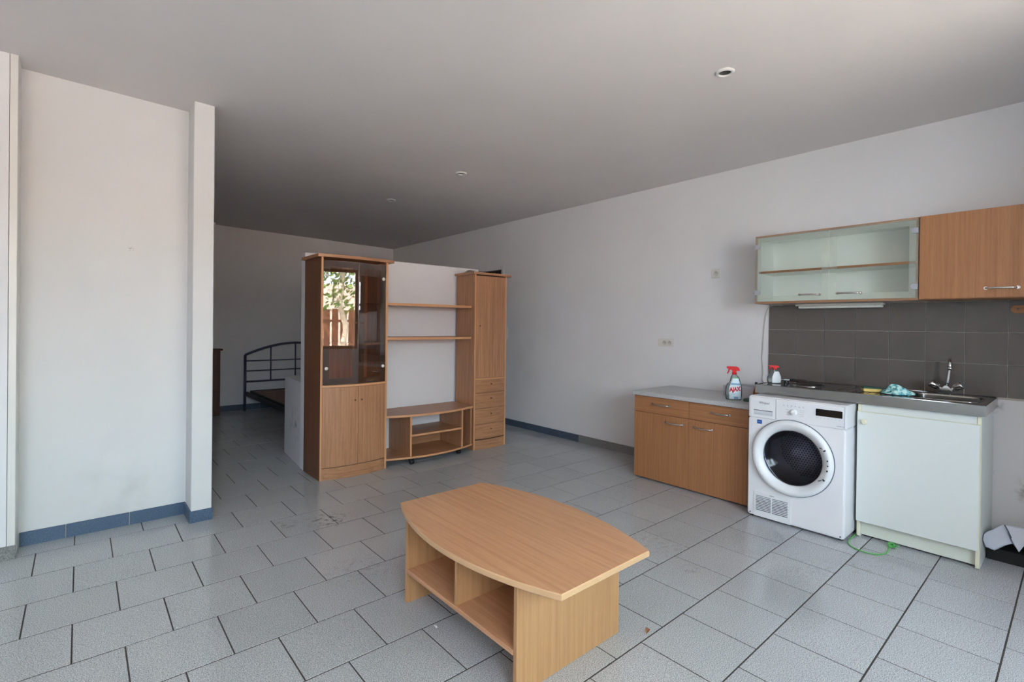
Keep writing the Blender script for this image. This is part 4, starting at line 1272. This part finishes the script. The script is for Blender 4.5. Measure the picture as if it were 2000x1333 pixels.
MB().box(4.098, 4.142, -2.965, -2.425, 1.487, 1.506, 0.007, 3).build('diffuser', plain('lamp_diffuser', (236, 236, 228), 0.35), t)
pth = [(4.13, -2.30, 1.516), (4.165, -2.19, 1.513), (4.172, -2.158, 1.46), (4.172, -2.14, 1.336), (4.172, -2.133, 1.165), (4.172, -2.126, 1.079), (4.172, -2.138, 0.973), (4.172, -2.132, 0.90), (4.168, -2.16, 0.86)]
def smooth_path(P, k=6):
    P = [Vector(p) for p in P]; out = []
    for i in range(len(P) - 1):
        p0, p1, p2, p3 = P[max(i - 1, 0)], P[i], P[i + 1], P[min(i + 2, len(P) - 1)]
        for j in range(k):
            t_ = j / k
            out.append(0.5 * ((2 * p1) + (p2 - p0) * t_ + (2 * p0 - 5 * p1 + 4 * p2 - p3) * t_ ** 2 + (3 * p1 - p0 - 3 * p2 + p3) * t_ ** 3))
    out.append(P[-1]); return out
tag(MB().tube(smooth_path(pth), 0.0028, 6).build('power_cable', WIRE, None, (4.172, -2.14, 1.2)), 'thin white cable hanging down the wall at the edge of the dark tiles', 'cable')

# wooden hook rail on the tiles at the far end
t = thing('hook_rail', 'round-ended varnished wooden rail fixed to the dark tiles under the beech wall cabinet', 'rail', (XR - 0.02, -3.75, 1.464))
pts = [(-3.60 - 0.024 + 0.024 * math.cos(a), 1.464 + 0.024 * math.sin(a)) for a in [(-PI / 2) + PI * i / 10 for i in range(11)]] + [(-3.95, 1.488), (-3.95, 1.440)]
MB().prism(pts, XR - 0.030, XR - 0.0102, 'x').build('board', HOOKW, t)
for y in (-3.632, -3.78, -3.92):
    MB().lathe([(0.006, 0.0), (0.006, 0.002), (0.0, 0.003)], (XR - 0.030, y, 1.464), dax, 12).build('screw', SATIN, t)

# ------------------------------------------------------------------ sockets and switch
def socket(name, label, y0, y1, z0, z1, wells, group='wall sockets'):
    t = thing(name, label, 'socket', (XR, (y0 + y1) / 2, (z0 + z1) / 2), group)
    MB().box(XR - 0.010, XR + 0.001, y0, y1, z0, z1, 0.004, 2).build('face_plate', PLASTIC_W, t)
    for yc in wells:
        zc = (z0 + z1) / 2
        wl = MB().lathe([(0.0225, 0.0), (0.0215, 0.003), (0.019, 0.003), (0.018, 0.0005), (0, 0.0005)], (XR - 0.010, yc, zc), dax, 24).build('socket_well', SOCKETIN, t)
        mb = MB()
        for s_ in (-1, 1):
            mb.lathe([(0, 0.0012), (0.003, 0.0012), (0.003, 0.0)], (XR - 0.010, yc + s_ * 0.0095, zc), dax, 10)
        mb.lathe([(0, 0.006), (0.0028, 0.005), (0.0028, 0.0)], (XR - 0.010, yc, zc + 0.011), dax, 10)
        mb.build('contacts', PRINTD, wl)
socket('wall_socket', 'double white wall socket on the white wall above the grey worktop', -1.300, -1.136, 1.139, 1.214, (-1.203, -1.257))
socket('wall_socket', 'single white wall socket high on the white wall beside the glass wall cabinet', -1.756, -1.672, 1.776, 1.860, (-1.716,))
t = thing('light_switch', 'white light switch on the wall just past the narrow tall cabinet', 'switch', (XR, 1.16, 1.22))
MB().box(XR - 0.011, XR + 0.001, 1.168, 1.248, 1.148, 1.296, 0.003, 2).build('face_plate', PLASTIC_W, t)
for z in (1.185, 1.258):
    MB().box(XR - 0.015, XR - 0.0105, 1.186, 1.230, z - 0.026, z + 0.026, 0.002).build('rocker', plain('switch_white', (224, 222, 218), 0.3), t)

# ------------------------------------------------------------------ corner clutter, cord and leaf
t = thing('black_box', 'flat open black box on the floor in the corner past the sink cabinet', 'box', (4.0, -3.75, 0))
tray(MB(), 3.868, 4.15, -3.96, -3.537, 0.001, 0.070, 0.006).build('box_body', BLACKM, t)
def sheet(pts_fn, nu, nv, name, loc, th=0.0012):
    mb = MB(); mb.grid(pts_fn, nu, nv)
    return mb.build(name, PAPER, None, loc, th)
def poly(P, a):
    P = [Vector(p) for p in P]; a = min(max(a, 0), 0.9999) * (len(P) - 1); i = int(a)
    return P[i].lerp(P[i + 1], a - i)
def pf1(a, b):
    # large rounded sheet, drooping over the near edge of the box
    lo = poly([(3.752, -3.537, 0.120), (3.757, -3.542, 0.098), (3.800, -3.575, 0.082), (3.86, -3.61, 0.098), (3.90, -3.6415, 0.110)], a)
    hi = poly([(3.715, -3.5355, 0.150), (3.74, -3.537, 0.172), (3.80, -3.548, 0.180), (3.88, -3.575, 0.190), (3.95, -3.602, 0.196)], a)
    p = lo.lerp(hi, b)
    bulge = math.sin(PI * b) * math.sin(PI * min(1, a + 0.1))
    p.x -= 0.012 * bulge; p.z += 0.003 * math.sin(9 * a + 5 * b)
    return p
o = sheet(pf1, 20, 12, 'paper_sheet', (3.83, -3.58, 0.1))
tag(o, 'large curled white paper sheet propped over the near edge of the black box', 'paper', 'papers in the black box')
def pf2(a, b):
    lo = poly([(3.902, -3.643, 0.110), (3.862, -3.669, 0.079), (3.90, -3.690, 0.125), (3.95, -3.76, 0.125)], a)
    hi = poly([(3.955, -3.604, 0.197), (3.985, -3.650, 0.188), (4.02, -3.70, 0.178), (4.05, -3.79, 0.165)], a)
    p = lo.lerp(hi, b)
    p.z += 0.004 * math.sin(6 * a + 5 * b); p.x -= 0.006 * math.sin(PI * b)
    return p
o = sheet(pf2, 18, 12, 'paper_sheet', (3.95, -3.68, 0.1))
tag(o, 'folded white paper flap with a torn hanging corner, rear sheet in the black box', 'paper', 'papers in the black box')
mb = MB()
mb.tube([(3.930, -3.605, 0.200), (3.902, -3.622, 0.178), (3.876, -3.637, 0.150)], 0.0022, 5)
tag(mb.build('pencil', BLACK, None, (3.955, -3.648, 0.16)), 'thin dark stick lying along the fold between the papers', 'stick')

cp = [(3.70, -2.94, 0.004), (3.60, -2.9405, 0.004), (3.502, -2.943, 0.004), (3.430, -2.968, 0.004), (3.396, -3.020, 0.004), (3.392, -3.070, 0.004), (3.418, -3.118, 0.004), (3.480, -3.140, 0.004), (3.545, -3.136, 0.004), (3.592, -3.130, 0.006)]
t = thing('green_cord', 'thin green cord looped on the floor in front of the dryer and sink cabinet', 'cord', (3.5, -3.04, 0))
MB().tube(smooth_path(cp), 0.0038, 7).build('cord_loop', GREENC, t)
kn = MB()
rnd = random.Random(4)
c_ = Vector((3.600, -3.140, 0.016))
pts = []
for i in range(40):
    a = i * 0.9
    pts.append(c_ + Vector((0.013 * math.cos(a * 1.3), 0.015 * math.sin(a), 0.010 * math.sin(a * 0.7 + 1))))
kn.tube(smooth_path(pts, 3), 0.0042, 6)
for d_ in ((-0.01, -0.045, 0.004), (0.01, -0.038, 0.012), (-0.02, -0.03, -0.008)):
    kn.tube([c_, c_ + Vector(d_)], [0.0035, 0.002], 5)
kn.build('knot', GREENC, t)

mb = MB()
def lf(a, b):
    x, y = (a - 0.5) * 0.034, (b - 0.5) * 0.020 * math.sin(PI * min(max(a, 0.04), 0.96))
    return (1.729 + x, -2.667 + y + 0.3 * x, 0.004 + 0.011 * abs(math.sin(3 * a)) * (0.4 + abs(b - 0.5) * 1.4))
mb.grid(lf, 10, 6)
tag(mb.build('dry_leaf', LEAFB, None, (1.729, -2.667, 0.003), 0.0008), 'small curled brown dry leaf on the floor beside the coffee table', 'leaf')
mb = MB()
mb.grid(lambda a, b: (1.043 + (a - 0.5) * 0.010, -2.042 + (b - 0.5) * 0.028 * (1 - (2 * a - 1) ** 2 * 0.5), 0.0015 + 0.004 * math.sin(PI * b)), 5, 6)
tag(mb.build('paper_scrap', LABEL2, None, (1.043, -2.042, 0.001), 0.0006), 'tiny white paper scrap on the floor in front of the coffee table', 'scrap')

# ------------------------------------------------------------------ bed and dresser in the dark back part
BY, BX0, BX1 = 4.32, 1.718, 3.16
tb = thing('bed', 'bare double bed with an arched blue-grey metal headboard and slatted base, back wall', 'bed', (2.44, 3.3, 0))
for x in (BX0, BX1):
    MB().tube([(x, BY, 0.0), (x, BY, 0.835)], 0.019, 12).build('post', METALB, tb)
ap = [(BX0 + (BX1 - BX0) * i / 24, BY, 0.835 + 0.175 * math.sin(PI * i / 24) ** 0.9) for i in range(25)]
def arch_z(x):
    return 0.835 + 0.175 * math.sin(PI * (x - BX0) / (BX1 - BX0)) ** 0.9
MB().tube(ap, 0.018, 10).build('top_rail', METALB, tb)
for z, r in ((0.745, 0.009), (0.595, 0.009), (0.435, 0.014)):
    MB().tube([(BX0, BY, z), (BX1, BY, z)], r, 8).build('crossbar', METALB, tb)
for x in (2.075, 2.438, 2.80):
    MB().tube([(x, BY, 0.435), (x, BY, arch_z(x))], 0.0105, 8).build('upright', METALB, tb)
for xa in (BX0 + 0.01, BX1 - 0.04):
    MB().box(xa, xa + 0.03, 2.34, BY, 0.225, 0.285, 0.003).build('side_rail', BEDFR, tb)
MB().box(BX0 + 0.01, BX1 - 0.01, 2.32, 2.35, 0.225, 0.285, 0.003).build('foot_rail', BEDFR, tb)
MB().box(BX0 + 0.06, BX1 - 0.06, 4.235, 4.265, 0.255, 0.305, 0.003).build('head_rail', BEDFR, tb)
for xa in (BX0 + 0.05, BX1 - 0.075):
    MB().box(xa, xa + 0.025, 2.36, 4.24, 0.268, 0.308, 0.003).build('slat_holder', BEDFR, tb)
for k in range(15):
    y = 2.42 + k * 0.122
    MB().box(BX0 + 0.075, BX1 - 0.075, y, y + 0.075, 0.288, 0.300, 0.002).build('slat', SLATW, tb)
for x in (BX0 + 0.02, BX1 - 0.02):
    MB().box(x - 0.02, x + 0.02, 2.315, 2.355, 0.0, 0.225, 0.003).build('leg', METALB, tb)

td = thing('dresser', 'dark brown wooden dresser half hidden behind the white pillar, back of the room', 'dresser', (1.1, 4.1, 0))
MB().box(0.70, 1.352, 4.10, 4.255, 0.0, 0.92, 0.003).build('body', DARKWOOD, td)
MB().box(0.67, 1.378, 4.07, 4.257, 0.92, 0.945, 0.006, 2).build('top', DARKWOOD, td)
for z0, z1 in ((0.08, 0.34), (0.36, 0.62), (0.64, 0.89)):
    d = MB().box(0.72, 1.332, 4.085, 4.10, z0, z1, 0.004).build('drawer', DARKWOOD, td)
    MB().lathe([(0.008, 0), (0.008, 0.01), (0.016, 0.016), (0.012, 0.026), (0, 0.028)], (1.026, 4.085, (z0 + z1) / 2), (Vector((0, 0, 1)), Vector((1, 0, 0)), Vector((0, -1, 0))), 16).build('knob', DARKWOOD, d)

# ------------------------------------------------------------------ what lies outside the opening (mirrored in the glass doors), plus an added light block
struct(box('exterior_ground', PATIO, None, -14, 18, -26, FRONT_Y - 0.21, -0.20, -0.06, 0))
struct(box('exterior_house', ORANGEW, None, -8, 16, -21, -18, -0.1, 3.0, 0))
fe = thing('garden_fence', 'brown upright board fence outside, mirrored behind the tree in the smoked glass doors', 'fence', (1.5, -12.5, -0.06))
for k in range(34):
    box('fence_board', FRAMEW, fe, -2.6 + k * 0.26, -2.6 + k * 0.26 + 0.20, -12.52, -12.49, 0.0, 1.75 + 0.02 * (k % 3), 0.003)
for z in (0.4, 1.35):
    box('fence_rail', FRAMEW, fe, -2.6, 6.2, -12.57, -12.52, z, z + 0.08, 0.003)
struct(box('exterior_light_block', plain('light_block_grey', (150, 148, 146), 0.9, var=0.06, world=True), None, -8, -3.5, -8.9, FRONT_Y - 0.22, -0.1, 5.0, 0))  # unseen block, added to cut sideways daylight on the near right wall
tr_ = thing('tree', 'leafy tree with a pale trunk, mirrored in the smoked glass doors of the display cabinet', 'tree', (2.75, -10.4, -0.06))
MB().tube(smooth_path([(2.75, -10.4, -0.06), (2.70, -10.35, 0.6), (2.79, -10.4, 1.2), (2.63, -10.4, 1.9), (2.70, -10.45, 2.8), (2.65, -10.4, 4.2)]), 0.075, 10).build('trunk', BARK, tr_)
mb = MB(); rnd = random.Random(9)
for i in range(5200):
    a = rnd.uniform(0, 2 * PI); zz = rnd.uniform(-1, 1); r = rnd.random() ** 0.4
    q = math.sqrt(1 - zz * zz)
    c_ = Vector((2.3 + 3.2 * r * q * math.cos(a), -10.6 + 1.5 * r * q * math.sin(a), 3.7 + 2.1 * r * zz))
    n_ = Vector((rnd.gauss(0, 1), rnd.gauss(0, 1), rnd.gauss(0, 1))).normalized()
    u = n_.orthogonal().normalized(); v = n_.cross(u)
    s_ = rnd.uniform(0.06, 0.11)
    mb.bm.faces.new([mb.bm.verts.new(c_ + u * s_), mb.bm.verts.new(c_ + v * s_ * 0.5), mb.bm.verts.new(c_ - u * s_), mb.bm.verts.new(c_ - v * s_ * 0.5)])
o = mb.build('foliage', LEAFG, tr_, recalc=False); o['kind'] = 'stuff'
